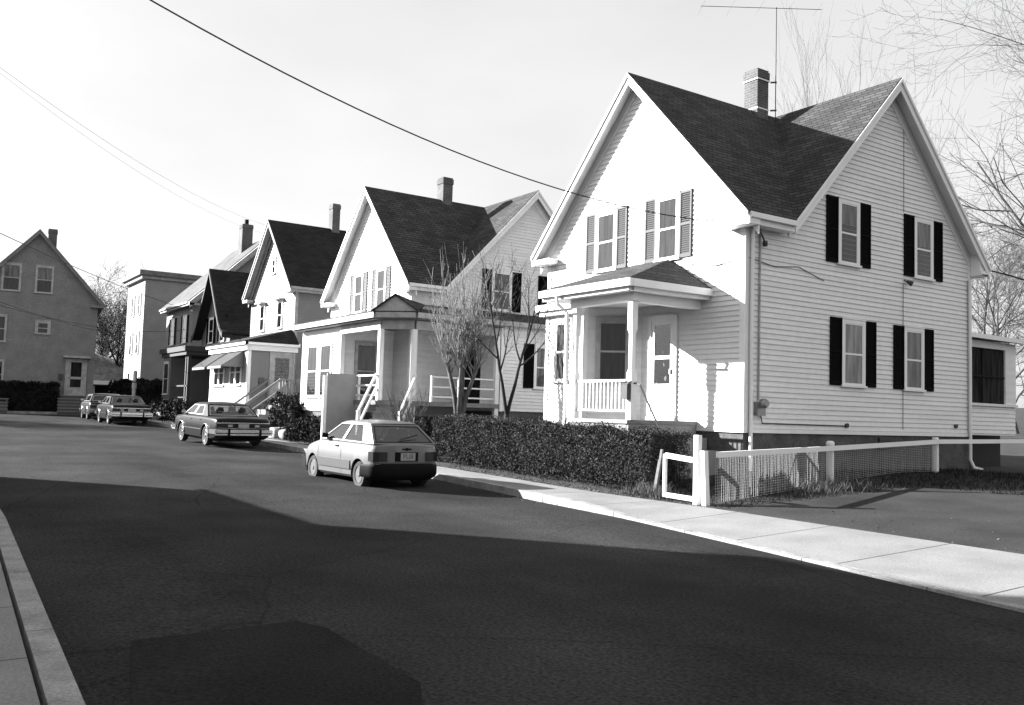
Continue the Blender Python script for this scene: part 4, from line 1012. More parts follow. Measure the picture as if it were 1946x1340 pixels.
def wrap_bumper(half, zs, th):
    mb = MB(); P = half+[(x, -y) for x, y in half[-2::-1]]; n = len(P)
    for x, y in P:
        for z, ins in zs:
            k = 1-ins/.8; mb.v.append(V((x+ins*.6, y*k, z)))
    m = len(zs)
    for i in range(n-1):
        for k in range(m-1): mb.f.append([i*m+k, (i+1)*m+k, (i+1)*m+k+1, i*m+k+1])
    b = len(mb.v); mb.v += [V((x, y, zs[-1][0])) for x, y in ((half[0][0], half[0][1]-.1), (.12, .6), (.12, -.6), (half[0][0], -half[0][1]+.1))]
    mb.f.append([m-1+i*m for i in range(n)]+[b+3, b+2, b+1, b])
    mb.f.append([i*m for i in range(n)])
    return mb
wrap_bumper([(.5, .782), (.16, .775), (.06, .75), (-.01, .69), (-.055, .55), (-.08, .3), (-.085, 0)], [(.19, .12), (.25, .03), (.3, .0), (.47, .0), (.505, .025), (.52, .07)], .1).build('rear_bumper', M['plastic'], hb, smooth=True, angle=35)
q = MB(); q.box(3.36, 3.56, -.7, .7, .26, .48); q.build('front_bumper', M['plastic'], hb)
for s in (1, -1):
    q = MB(); ya, yb = sorted((s*.46, s*.735)); q.prism([(-.02, s*.44, .565), (-.018, s*.62, .565), (.03, s*.735, .565), (.2, s*.757, .57), (.2, s*.6, .57), (.06, s*.44, .565)], (0, 0, .19)); q.build('tail_lamp', M['lens'], hb)
q = MB(); q.box(-.012, .03, -.66, .66, .525, .55); q.build('rear_trim_strip', M['silver_dk'], hb)
q = MB(); q.box(-.012, .03, -.26, .26, .565, .75); q.build('plate_recess', M['plastic'], hb)
q = MB(); q.box(-.022, -.01, -.19, .14, .585, .735); pl = q.build('licence_plate', M['plate'], hb)
q = MB(); q.lathe([(.03, 0), (.03, .02)], (-.005, 0, .81), (-1, 0, 0), 12); q.box(-.02, 0, -.1, .1, .795, .825); q.build('hatch_handle', M['plastic'], hb)
cu = bpy.data.curves.new('plate_lettering', 'FONT'); cu.body = 'PU8'; cu.size = .14; cu.extrude = .001; cu.align_x = 'CENTER'; cu.align_y = 'CENTER'
tx = bpy.data.objects.new('plate_lettering', cu); COL.objects.link(tx)
bpy.context.view_layer.update()
me = bpy.data.meshes.new_from_object(tx.evaluated_get(bpy.context.evaluated_depsgraph_get())); bpy.data.objects.remove(tx)
tx = bpy.data.objects.new('plate_lettering', me); COL.objects.link(tx); me.materials.clear(); me.materials.append(M['ink']); tx.parent = pl
tx.matrix_local = Matrix(((0, 0, -1, -.0235), (-1, 0, 0, -.025), (0, 1, 0, .66), (0, 0, 0, 1)))
q = MB(); q.beam((.14, .1, .99), (.2, -.35, 1.09), .015, .015); q.build('wiper', M['plastic'], hb)

SD = dict(L=4.6, W=1.8, R=.32, axles=(1.05, 3.65), paint='darkpaint', rim='chrome', arch=True,
          top=[(0, .84), (.05, .9), (.3, .93), (1.2, .95), (3.5, .95), (3.7, .93), (4.45, .87), (4.6, .78)],
          bot=[(0, .34), (.2, .26), (.5, .22), (4.15, .22), (4.6, .34)],
          plan=[(0, .95), (.08, .98), (.5, 1.), (4.15, 1.), (4.5, .97), (4.6, .93)],
          cabin=dict(zb_rear=.945, zb_front=.955, roof=1.36, yb=.93, yr=.76, base_front=3.55, base_rear=.98, roof_front=2.86, roof_rear=1.55,
                     pillars=[(2.5, 2.3), (2.42, 2.22), (1.5, 1.72)], glazed=[1, 0, 1, 0], seats=(2.3, 1.35), rear_frame=.06),
          mirror=3.35, mirrormat='chrome', handles=(2.62, 1.62), hz=.8, seams=((2.45, 0), (1.45, 0), (3.62, 0)), strip=(.5, .53), stripmat='chrome')
def sedan_bits(c):
    q = MB()
    q.box(-.14, -.03, -.9, .9, .47, .57); q.box(-.13, -.03, -.89, .89, .39, .44); q.box(-.1, .55, .885, .925, .42, .56); q.box(-.1, .55, -.925, -.885, .42, .56)
    q.build('rear_bumper', M['chrome'], c)
    q = MB(); q.box(-.13, -.02, -.88, .88, .437, .473); [q.box(-.165, -.12, y-.03, y+.03, .38, .6) for y in (.5, -.5)]; q.build('bumper_guard', M['plastic'], c)
    q = MB(); q.box(-.012, .02, -.84, .84, .76, .785); q.box(-.012, .02, -.84, .84, .6, .612); q.build('tail_trim', M['chrome'], c)
    for s in (1, -1):
        ya, yb = sorted((s*.33, s*.82)); q = MB(); q.box(-.01, .03, ya, yb, .625, .745); q.build('tail_lamp', M['lens'], c)
        q = MB(); ya, yb = sorted((s*.36, s*.5)); q.box(-.016, .02, ya, yb, .65, .72); q.build('reversing_lamp', M['plate'], c)
    q = MB(); q.box(-.014, .02, -.17, .17, .625, .745); q.build('licence_plate', M['plate'], c)
    q = MB(); q.box(4.58, 4.72, -.9, .9, .42, .58); q.box(4.2, 4.65, .89, .92, .44, .56); q.box(4.2, 4.65, -.92, -.89, .44, .56); q.build('front_bumper', M['chrome'], c)
sd = car('sedan', 'dark sedan with a chrome double bumper parked behind the silver hatchback, under the awnings', (-28.7, 9.22, zr(-31)+.01), PI+.03, SD, 'cars parked along the right kerb')
sedan_bits(sd); sd.rotation_euler[1] = -.0155*1.0
S2 = dict(SD); S2.update(paint='midpaint')
f1 = car('sedan', 'grey sedan at the far bend, nearer of the two cars in front of the shed', (-45.7, 9.35, zr(-48)+.01), PI-.02, S2, 'cars parked along the right kerb'); sedan_bits(f1)
S3 = dict(S2); S3.update(paint='palepaint'); S3['cabin'] = dict(S2['cabin']); S3['cabin'].update(base_rear=.25, roof_rear=.55, pillars=[(2.5, 2.3), (2.42, 2.22), (.7, .8)])
f0 = car('estate_car', 'pale estate car farthest down the street, half hidden by the grey sedan', (-51.3, 9.3, zr(-54)+.01), PI-.06, S3, 'cars parked along the right kerb'); sedan_bits(f0)

# ------------------------------------------------------------------ plants
def leaf_quads(mb, pts, size, rnd, flat=.0):
    for p in pts:
        a = V((rnd.gauss(0, 1), rnd.gauss(0, 1), rnd.gauss(0, .8)+flat)).normalized(); b = a.orthogonal().normalized(); c = a.cross(b)
        t = rnd.random()*2*PI; u = b*math.cos(t)+c*math.sin(t); w = a.cross(u); s = size*(.6+.8*rnd.random())
        p = V(p); mb.add([p-u*s, p+w*s*.42, p+u*s, p-w*s*.42], [(0, 1, 2, 3)])
def hedge(name, label, x0, x1, y0, y1, zf, h, n, leaf, m, core, seed, cat='hedge', bumps=.09, twigs=40, parent_tilt=0):
    rnd = random.Random(seed)
    t = thing(name, (0, 0, 0), label, cat)
    def bump(a, b): return bumps*(math.sin(a*2.3+seed)+math.sin(a*5.1+b*3.7)+.7*math.sin(b*6.3+a*1.3))*.5
    pts = []
    areas = [('f', (x1-x0)*h), ('t', (x1-x0)*(y1-y0)), ('r', (y1-y0)*h), ('l', (y1-y0)*h), ('k', (x1-x0)*h*.3)]
    tot = sum(a for _, a in areas)
    for kind, a in areas:
        for _ in range(int(n*a/tot)):
            u, v = rnd.random(), rnd.random(); d = min(.3, rnd.expovariate(14))
            x = x0+(x1-x0)*u; y = y0+(y1-y0)*u; z = h*v
            if kind == 'f':
                e = bump(x, z*2); fl = .06*math.sin(v*PI)+(.12 if v < .12 and rnd.random() < .5 else 0)
                pts.append((x, y0+d+e-fl+(.1 if v > .93 else 0), zf(x, y0)+z))
            elif kind == 'k': pts.append((x, y1-d+bump(x, z), zf(x, y1)+z))
            elif kind == 't':
                yy = y0+(y1-y0)*v; pts.append((x, yy, zf(x, yy)+h-d+bump(x, yy)*.7+(rnd.random()**6)*.12))
            else:
                s = 1 if kind == 'r' else -1; xx = (x1 if s > 0 else x0)-s*(d+.05)+bump(y, z*2)*.6; pts.append((xx, y, zf(xx, y)+z))
    mb = MB(); leaf_quads(mb, pts, leaf, rnd); mb.build('foliage', m, t, fix=False)
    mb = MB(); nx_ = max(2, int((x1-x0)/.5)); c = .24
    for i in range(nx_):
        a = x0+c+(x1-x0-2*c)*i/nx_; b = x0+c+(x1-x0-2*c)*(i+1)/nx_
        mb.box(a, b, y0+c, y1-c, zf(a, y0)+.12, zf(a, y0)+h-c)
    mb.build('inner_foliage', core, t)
    mb = MB()
    for _ in range(twigs):
        x = x0+(x1-x0)*rnd.random(); y = y0+.1+(y1-y0-.2)*rnd.random(); z = zf(x, y)
        mb.tube([(x, y, z-.05), (x+rnd.gauss(0, .06), y+rnd.gauss(0, .06), z+.25), (x+rnd.gauss(0, .12), y+rnd.gauss(0, .12), z+h*(.65+.36*rnd.random()))], [.018, .012, .005], 4)
    mb.build('stems', M['bark'], t)
    return t
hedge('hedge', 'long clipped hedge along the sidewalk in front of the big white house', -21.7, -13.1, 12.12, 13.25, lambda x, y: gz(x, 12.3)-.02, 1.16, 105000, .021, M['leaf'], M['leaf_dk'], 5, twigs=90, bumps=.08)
hedge('hedge', 'low dark clipped hedge in front of the grey-shingled house at far left', -62.1, -60.9, 4.6, 8.3, lambda x, y: zr(x)+.1, 1.75, 7000, .08, M['leaf_dk'], M['leaf_dk'], 8, twigs=10)
hedge('evergreen_hedge', 'dark overgrown hedge below the tall three-storey house, right of the far cars', -68.5, -56.2, 12.4, 14.3, lambda x, y: zr(x)+.1, 2.0, 15000, .09, M['leaf_dk'], M['leaf_dk'], 9, bumps=.3, twigs=12)
hedge('shrub', 'dark dense shrub beside the side steps of the awning house', -35.3, -32.9, 12.3, 13.9, lambda x, y: gz(x, y), 1.35, 7000, .055, M['leaf_dk'], M['leaf_dk'], 12, 'shrub', .3, 20)
hedge('shrub', 'low dark shrub against the grey board panel', -31.9, -28.6, 11.9, 12.5, lambda x, y: gz(x, y), .75, 4500, .05, M['leaf_dk'], M['leaf_dk'], 14, 'shrub', .25, 14)
hedge('shrub', 'dark shrub under the porch edge behind the bare twiggy bush', -24.4, -22.2, 12.6, 13.6, lambda x, y: gz(x, y), .8, 3500, .05, M['leaf_dk'], M['leaf_dk'], 15, 'shrub', .25, 14)
hedge('shrub', 'dark shrub at the foot of the dark cottage porch', -54.5, -47.5, 11.7, 12.4, lambda x, y: gz(x, y), .9, 4500, .07, M['leaf_dk'], M['leaf_dk'], 16, 'shrub', .25, 14)

def tree(name, label, base, H, r0, seed, m='bark', levels=3, spread=.6, kids=(7, 6, 5), trunk=.35, up=.12, group=None, lean=(0, 0), twigm=None, fork=None, wander=.1, cat='tree', minr=.004):
    rnd = random.Random(seed); t = thing(name, base, label, cat, 0, group); tr = MB(); cr = MB()
    def limb(p, d, L, r, lv, r1=.35):
        n = (7, 6, 5, 4, 3)[min(lv, 4)]; pts = [p.copy()]; rs = [r]; dd = d.copy()
        for i in range(n):
            dd = (dd+V((rnd.gauss(0, wander), rnd.gauss(0, wander), rnd.gauss(0, wander*.6)+(up if lv else .02)))).normalized()
            pts.append(pts[-1]+dd*(L/n)); rs.append(max(minr*.8, r*(1-(1-r1)*(i+1)/n)))
        (tr if lv == 0 else cr).tube(pts, rs, (9, 6, 4, 3, 3)[min(lv, 4)], cap=False)
        if lv >= levels: return
        k = kids[min(lv, len(kids)-1)]
        for j in range(k):
            tt = (trunk if lv == 0 else .25)+(1-(trunk if lv == 0 else .25))*(j+rnd.random()*.8)/k
            i = min(n-1, int(tt*n)); f = tt*n-i; q = pts[i].lerp(pts[i+1], min(1, f)); ax = (pts[i+1]-pts[i]).normalized()
            o = ax.orthogonal().normalized(); o.rotate(Matrix.Rotation(j*2.4+rnd.random()*1.2, 3, ax))
            a = spread*(.7+.6*rnd.random()); nd = (ax*math.cos(a)+o*math.sin(a)).normalized()
            limb(q, nd, L*(.62-.22*tt)*(.75+.5*rnd.random()) if lv == 0 else L*(.55)*(.6+.6*rnd.random()), max(minr, rs[i]*(.5+.15*rnd.random())), lv+1)
    if fork:
        for dx, dy, hh, rr, tz in fork:
            limb(V((0, 0, tz)), V((dx, dy, 1)).normalized(), hh, rr, 0)
        tr.tube([(0, 0, -.1), (.01, 0, fork[0][4]*.5), (0, 0, fork[0][4]+.05)], [r0*1.15, r0, r0*.85], 9)
    else: limb(V((0, 0, -.1)), V((lean[0], lean[1], 1)).normalized(), H, r0, 0, .15)
    tr.build('trunk', M[m], t, smooth=True, fix=False); cr.build('crown', M[twigm or m], t, smooth=True, fix=False)
    return t
yt = tree('bare_tree', 'small dark bare tree forking low into a Y, left of the big white house', (-19.35, 12.95, gz(-19.3, 12.9)), 5, .085, 21, 'bark', 3, .6, (6, 5, 4), .4, .09,
          fork=((-.17, -.22, 2.9, .05, 1.2), (.1, .14, 2.8, .052, 1.2)), minr=.005, wander=.07)
# pollarded tree: two stems and a broom of pale shoots
pt_ = thing('pollarded_tree', (-22.3, 13.3, gz(-22.3, 13.3)), 'pale pollarded tree, a broom of upright bare shoots, before the second white house', 'tree')
rnd = random.Random(4); tr = MB(); cr = MB(); heads = []
for dx, dy, hh in ((-.5, -.25, 2.7), (.05, .1, 3.0), (.45, .4, 2.6), (-.2, .2, 2.9), (.2, -.1, 2.8)):
    pts = [V((0, 0, -.1)), V((dx*.05, dy*.05, .9)), V((dx*.3, dy*.3, 1.6)), V((dx*.9, dy*.9, hh))]; tr.tube(pts, [.13, .1, .07, .045], 8); heads.append(pts)
for hd in heads:
    for i in range(21):
        tt = .4+.6*rnd.random(); p = hd[2].lerp(hd[3], tt); a = rnd.random()*2*PI; sp_ = .08+.75*rnd.random()
        d = V((math.cos(a)*sp_, math.sin(a)*sp_, 1)).normalized(); L_ = (1.1+2.1*rnd.random())*(1.15-sp_*.3)
        pts = [p]
        for k in range(5): d = (d+V((rnd.gauss(0, .07), rnd.gauss(0, .07), .1))).normalized(); pts.append(pts[-1]+d*L_/5)
        cr.tube(pts, [.016, .013, .011, .009, .006, .004], 4, cap=False)
        for k in range(rnd.randint(3, 7)):
            j = rnd.randint(1, 4); q = pts[j]; e = (d+V((rnd.gauss(0, .4), rnd.gauss(0, .4), rnd.gauss(.1, .2)))).normalized(); l2 = .25+.5*rnd.random()
            cr.tube([q, q+e*l2*.5+V((0, 0, .02)), q+e*l2+V((0, 0, .07))], [.009, .007, .005], 3, cap=False)
tr.build('trunk', M['bark_mid'], pt_, smooth=True, fix=False); cr.build('crown', M['bark_pale'], pt_, smooth=True, fix=False)
def bush(name, label, base, H, n, seed, m, spread=.6):
    t = thing(name, base, label, 'shrub'); r = random.Random(seed); mb = MB()
    for i in range(n):
        a = r.random()*2*PI; s = spread*r.random(); d = V((math.cos(a)*s, math.sin(a)*s, 1)).normalized(); L_ = H*(.5+.6*r.random()); p = V((r.gauss(0, .12), r.gauss(0, .12), -.05)); pts = [p]
        for k in range(5): d = (d+V((r.gauss(0, .14), r.gauss(0, .14), .03))).normalized(); pts.append(pts[-1]+d*L_/5)
        mb.tube(pts, [.011, .01, .008, .006, .005, .003], 4, cap=False)
        for k in range(7):
            j = r.randint(1, 4); q = pts[j]; e = (d+V((r.gauss(0, .6), r.gauss(0, .6), r.gauss(0, .35)))).normalized(); l2 = .15+.35*r.random()
            mb.tube([q, q+e*l2*.5, q+e*l2+V((0, 0, .04))], [.006, .005, .003], 3, cap=False)
    mb.build('stems', M[m], t, fix=False); return t
bush('bare_bush', 'bare pale twiggy bush in front of the second porch, left of the pollarded tree', (-23.6, 12.4, gz(-23.6, 12.4)), 2.0, 45, 31, 'bark_mid', .75)
bush('bare_bush', 'thin bare bush at the corner between the awning house and the porch house', (-36.2, 13.9, gz(-36, 13.9)), 3.3, 16, 33, 'bark_mid', .35)

# trees beyond
ft = 'bare trees behind the houses'
def dirpos(px, dist):     # a spot on the ground in a given direction from the viewpoint
    a = math.radians(34.0); u = (px-973)/1735
    f = V((-math.cos(a), math.sin(a), 0)); r = V((math.sin(a), math.cos(a), 0)); d = (f+r*u)*dist; return (d.x, d.y, gz(d.x, d.y)-.1)
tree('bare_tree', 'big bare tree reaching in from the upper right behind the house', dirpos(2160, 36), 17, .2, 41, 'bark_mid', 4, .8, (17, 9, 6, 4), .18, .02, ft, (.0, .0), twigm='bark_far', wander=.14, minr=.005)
for i, (px, ds_, H_, sd_, lb) in enumerate(((1500, 62, 17.5, 42, 'tall bare tree behind the banded chimney'), (1590, 66, 20, 43, 'tall bare tree behind the right-hand roof ridge'), (1650, 60, 16.5, 44, 'bare tree just left of the right-hand gable peak'))):
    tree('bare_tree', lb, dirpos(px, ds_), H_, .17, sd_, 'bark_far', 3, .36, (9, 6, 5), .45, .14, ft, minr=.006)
for i, (px, ds_, H_, sd_) in enumerate(((1845, 75, 13, 51), (1890, 82, 14, 52), (1935, 70, 12, 53), (1975, 78, 13, 55))):
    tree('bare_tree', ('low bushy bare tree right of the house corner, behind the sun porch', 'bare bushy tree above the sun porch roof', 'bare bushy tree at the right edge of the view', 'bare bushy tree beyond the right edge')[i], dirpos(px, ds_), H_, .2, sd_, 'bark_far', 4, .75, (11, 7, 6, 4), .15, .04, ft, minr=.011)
for i, (px, ds_, H_, sd_) in enumerate(((200, 96, 9.5, 61), (232, 92, 8.5, 62), (172, 104, 9, 63))):
    tree('bare_tree', ('bushy bare tree in the gap beyond the end of the street', 'bare tree against the tall three-storey house', 'bare tree just right of the grey gable at far left')[i], dirpos(px, ds_), H_, .24, sd_, 'bark', 4, .7, (11, 8, 6, 4), .15, .05, ft, minr=.018)
tree('bare_tree', 'bare street tree on the far left side of the street', (-57.0, -6.5, .6), 6.5, .3, 81, 'bark', 4, .75, (11, 8, 6, 4), .3, .04, None, minr=.02)
# conifer behind the roofs
ct = thing('conifer', dirpos(402, 96), 'small dark conifer top showing between the flat-roofed block and the next roof', 'tree')
rnd = random.Random(71); mb = MB(); mb.tube([(0, 0, 0), (0, 0, 14.6)], [.2, .03], 7); mb.build('trunk', M['bark'], ct)
mb = MB(); pts = []
for i in range(3500):
    z = 4+10.7*rnd.random(); r_ = (15.2-z)*.24*(.35+.65*rnd.random()); a = rnd.random()*2*PI; pts.append((r_*math.cos(a), r_*math.sin(a), z-.15*r_))
leaf_quads(mb, pts, .22, rnd); mb.build('crown', M['leaf_dk'], ct, fix=False)

# grass, dry tufts, leaf litter
def blades(name, m, n, area, hmin, hmax, seed, wid=.006):
    r = random.Random(seed); mb = MB()
    for _ in range(n):
        x, y = area(r); z = gz(x, y); h = hmin+(hmax-hmin)*r.random()**2; a = r.random()*2*PI; lx, ly = r.gauss(0, .5)*h, r.gauss(0, .5)*h; w = wid*(.7+.6*r.random())
        mb.add([(x-math.cos(a)*w, y-math.sin(a)*w, z-.01), (x+math.cos(a)*w, y+math.sin(a)*w, z-.01), (x+lx, y+ly, z+h)], [(0, 1, 2)])
    o = mb.build(name, m, fix=False); o['kind'] = 'stuff'; return o
def a1(r):
    while True:
        x = -13.2+4.6*r.random(); y = 11.6+11*r.random()
        if x < -10.75 or y > 17.3: return x, y
tag(blades('grass', M['lawn'], 16000, a1, .03, .12, 1), 'dark winter grass around the wire fence beside the big white house', 'grass')
tag(blades('grass', M['lawn'], 9000, lambda r: (-40+27*r.random(), 11.65+2.6*r.random()), .03, .1, 2, .008), 'rough winter grass in the front yards behind the hedge', 'grass')
def a2(r):
    k = r.random()
    if k < .6: return -12.0+r.gauss(0, .45), 15.6+r.gauss(0, .7)
    return -12.9+r.gauss(0, .25), 11.95+r.gauss(0, .12)
tag(blades('dry_grass', M['dry'], 3200, a2, .08, .3, 3, .006), 'pale dry grass tufts at the foot of the fence posts', 'grass')
r = random.Random(9); mb = MB()
for i_ in range(2900):
    k = r.random()
    if i_ > 2600: x = -10.4+11*r.random(); y = yback(x)+.05+abs(r.gauss(0, 1.6)); k = 2
    elif k < .7: x = -22+9.5*r.random(); y = yback(x)+.12+abs(r.gauss(0, .22))-.12; 
    else: x = -58+45*r.random(); y = yr(x)-.05-abs(r.gauss(0, .15))
    z = (gz(x, max(y, 11.5))+.016 if k == 2 else zr(x)+.135 if k < .7 else zr(x)+.015); s = (.008 if k == 2 else .012)+.014*r.random(); a = r.random()*2*PI; u = V((math.cos(a), math.sin(a), r.gauss(0, .3)))*s; w = V((-math.sin(a), math.cos(a), r.gauss(0, .3)))*s*.6; p = V((x, y, z+.005))
    mb.add([p-u, p+w, p+u, p-w], [(0, 1, 2, 3)])
o = mb.build('leaf_litter', M['hay'], fix=False); tag(o, 'dead leaves and grit along the hedge foot, the gutter and the driveway', 'leaves', kind='stuff')
# ------------------------------------------------------------------ fence, gate, stake, panel, stones, litter
fn = thing('wire_fence', (0, 0, 0), 'white post and rail fence with wire mesh running back beside the big white house', 'fence')
PA = V((-11.3, 11.92, 0)); PB = V((-12.28, 16.47, 0)); PCc = V((-12.5, 20.75, 0)); PD = V((-12.62, 25.5, 0))
def post(x, y, z1, w, nm='post', lean=(0, 0), par=fn, m='trim', z0=None):
    q = MB(); z0 = gz(x, y)-.25 if z0 is None else z0; lx, ly = lean; h = w/2
    q.hexa([(x-h, y-h, z0), (x+h, y-h, z0), (x+h, y+h, z0), (x-h, y+h, z0), (x-h+lx, y-h+ly, z1), (x+h+lx, y-h+ly, z1), (x+h+lx, y+h+ly, z1), (x-h+lx, y+h+ly, z1)]); return q.build(nm, M[m], par)
post(-11.47, 11.72, 1.33, .1); post(-11.26, 11.74, 1.06, .1, lean=(-.08, 0))
q = MB(); q.lathe([(.08, 0), (.08, .93), (.088, .95), (.088, 1.0), (.05, 1.03)], (PB.x, PB.y, .2), (0, 0, 1), 16); q.build('post', M['trim'], fn)
q = MB(); q.lathe([(.075, 0), (.075, .93), (.06, .96)], (PCc.x, PCc.y, .38), (0, 0, 1), 14); q.build('post', M['trim'], fn)
q = MB(); q.lathe([(.075, 0), (.075, 1.0), (.06, 1.03)], (PD.x, PD.y, .38), (0, 0, 1), 14); q.build('post', M['trim'], fn)
q = MB(); rl_ = [(PA, 1.0), (PB, 1.08), (PCc, 1.24), (PD, 1.28)]
off = V((.1, 0, 0))
for (a, za), (b, zb) in zip(rl_, rl_[1:]): q.beam(a+off+V((0, 0, za)), b+off+V((0, 0, zb)), .05, .1)
q.build('rail', M['trim'], fn)
q = MB()
def wmesh(a, za, b, zb, st):
    L_ = (b-a).length; n = int(L_/st)
    for i in range(n+1):
        p = a.lerp(b, i/n); g = gz(p.x, p.y)+.03; zt = za+(zb-za)*i/n-.04; sw = .015*math.sin(i*1.3)
        q.beam((p.x+.07+sw, p.y, g), (p.x+.07, p.y, zt), .003, .003)
    for k in range(17):
        f = k/16; pts = []
        for i in range(9):
            p = a.lerp(b, i/8); g = gz(p.x, p.y)+.03; zt = za+(zb-za)*i/8-.04; pts.append((p.x+.07+.012*math.sin(i*2.1+k), p.y, g+(zt-g)*f))
        q.tube(pts, .0024, 4, cap=False)
wmesh(PA, 1.0, PB, 1.08, .055); wmesh(PB, 1.08, PCc, 1.24, .075)
q.build('wire_mesh', M['wirethin'], fn, fix=False)
gt = thing('gate', (-12.43, 11.84, .17), 'small open white wooden gate frame between the hedge end and the tall white post', 'gate')
q = MB(); q.box(0, .05, -.03, .03, 0, .78); q.box(.86, .92, -.03, .03, -.02, .72)
q.beam((.05, 0, .76), (.9, 0, .7), .06, .09, up=(0, 0, 1)); q.beam((.05, 0, .04), (.9, 0, .02), .06, .08); q.build('frame', M['trim'], gt)
sk = MB(); sk.beam((0, 0, 0), (.1, .06, .72), .07, .05, up=(0, 1, 0)); sk.beam((.09, .05, .6), (.12, .08, .92), .055, .04, up=(0, 1, 0))
tag(sk.build('stake', M['wood'], loc=(-12.84, 11.98, .1)), 'leaning wooden stake at the right end of the long hedge', 'stake')
pn = thing('board_panel', (-28.15, 11.65, gz(-28, 12)-.05), 'tall plain grey board panel with a sunlit-white front edge, left of the second porch steps', 'fence')
q = MB(); q.box(-.03, .03, .07, 1.1, 0, 2.42); q.build('panel', M['panel'], pn)
q = MB(); q.box(-.05, .05, -.05, .07, -.1, 2.34); q.build('post', M['trim'], pn)  # white post puts the sunlight on the panel's front edge into colour
rnd = random.Random(77)
def rock(loc, sx, sy, sz, label, seed):
    bm = bmesh.new(); bmesh.ops.create_icosphere(bm, subdivisions=3, radius=1); r = random.Random(seed); a, b, c = [r.random()*6 for _ in range(3)]
    for v in bm.verts:
        f = 1+.12*math.sin(v.co.x*3+a)+.12*math.sin(v.co.y*4+b)+.1*math.sin(v.co.z*3+c); v.co = V((math.copysign(abs(v.co.x)**.7, v.co.x)*sx, math.copysign(abs(v.co.y)**.7, v.co.y)*sy, math.copysign(abs(v.co.z)**.7, v.co.z)*sz))*f
    me = bpy.data.meshes.new('boulder'); bm.to_mesh(me); bm.free(); me.materials.append(M['kerb']); [setattr(p, 'use_smooth', True) for p in me.polygons]
    o = bpy.data.objects.new('boulder', me); COL.objects.link(o); o.location = loc; return tag(o, label, 'rock', 'boulders edging the yard')
rock((-33.4, 12.0, gz(-33, 12)+.14), .62, .26, .22, 'long pale boulder edging the yard beside the dark shrubs, left of the other one', 1)
rock((-32.2, 11.95, gz(-32, 12)+.14), .42, .25, .24, 'rounded pale boulder edging the yard, nearest the board panel', 2)
for i, (x, y, s) in enumerate(((-35.2, 12.0, .16), (-34.7, 11.98, .13))): rock((x, y, gz(x, y)+.05), s, s*.8, s, ('small stone at the left end of the row of boulders', 'small stone between the boulders and the shrub')[i], 5+i)
def litter(loc, s, seed, label):
    r = random.Random(seed); bm = bmesh.new(); bmesh.ops.create_icosphere(bm, subdivisions=2, radius=s)
    for v in bm.verts: v.co = V((v.co.x*1.9, v.co.y*.9, v.co.z*.55))*(1+r.uniform(-.3, .3))
    me = bpy.data.meshes.new('paper_scrap'); bm.to_mesh(me); bm.free(); me.materials.append(M['paper']); o = bpy.data.objects.new('paper_scrap', me); COL.objects.link(o); o.location = loc; return tag(o, label, 'litter', 'scraps of paper on the road')
litter((-20.9, 7.75, .05), .07, 1, 'crumpled pale scrap on the road left of the silver hatchback'); litter((-20.7, 7.95, .04), .045, 2, 'smaller scrap beside the crumpled one on the road')
hp = thing('marker_post', (-55.5, 11.4, zr(-55)+.12), 'short pale post with a dark band on the sidewalk behind the far cars', 'post')
q = MB(); q.lathe([(.1, 0), (.1, 1.6), (.13, 1.62), (.13, 1.95), (.09, 2.0), (.09, 2.6), (.05, 2.65)], (0, 0, 0), (0, 0, 1), 12); q.build('shaft', M['oldtrim'], hp)
q = MB(); q.lathe([(.135, 0), (.135, .08)], (0, 0, 1.95), (0, 0, 1), 12); q.build('band', M['black'], hp)

# antenna mast strapped to the chimney
an = thing('antenna', (H1X-3.2, Y0+4.72, 9.3), 'tall thin television antenna mast strapped to the banded chimney', 'antenna')
q = MB(); q.tube([(0, 0, 0), (0, 0, 3.75)], .013, 6); q.build('mast', M['wire'], an)
for z in (1.62, .83):
    q = MB(); q.beam((-.1, -.1, z), (0.02, 0.02, z), .03, .04); q.build('bracket', M['black'], an)
q = MB(); bd = V((.559, .829, 0)); pd = V((-.829, .559, 0)); q.tube([bd*-2.1+V((0, 0, 3.72)), bd*1.25+V((0, 0, 3.72))], .008, 6)
for i in range(5):
    o_ = bd*(-2.05+.8*i)+V((0, 0, 3.73)); l_ = .6-.05*i; q.tube([o_-pd*l_, o_+pd*l_], .002, 5)
q.build('boom', M['wire'], an)

# overhead wires
def cat_wire(a, b, sag, r, label, n=28, group='overhead wires'):
    a = V(a); b = V(b); q = MB(); q.tube([a.lerp(b, i/n)-V((0, 0, sag*4*(i/n)*(1-i/n))) for i in range(n+1)], r, 5)
    return tag(q.build('overhead_wire', M['wire']), label, 'wire', group)
PB_ = (-6.3, -1.0)
cat_wire((H1X+.12, Y0-.12, 5.78), WIRE_B, WIRE_SAG, .011, 'long dark wire sagging across the sky to the corner of the big white house')
def onray(px, py, d):
    r = CAMF+CAMR*((px-973)/1735)-CAMU*((py-670)/1735); return CAMO+r*d
cat_wire(onray(-60, 84, 20), (H3X-3.2, Y0-.3, 10.3), .5, .004, 'thin upper wire of the faint pair across the left sky')
cat_wire(onray(-60, 92, 20.4), (H3X-3.3, Y0-.3, 9.9), .6, .003, 'thin lower wire of the faint pair across the left sky')
cat_wire(onray(-70, 410, 26), (H5X-.3, Y0-.35, 7.4), .2, .014, 'dark wire crossing the grey gable at far left')
cat_wire(onray(-70, 560, 26), (H5X-1.0, Y0-.1, 6.2), .5, .012, 'lower wire sagging across the grey gable at far left')
cat_wire(onray(-70, 548, 26), (H6X-.2, Y0-.1, 6.6), .4, .012, 'wire running to the tall three-storey house')
up = thing('utility_pole', (WIRE_B[0], WIRE_B[1], .1), 'wooden utility pole on the near left sidewalk', 'pole')
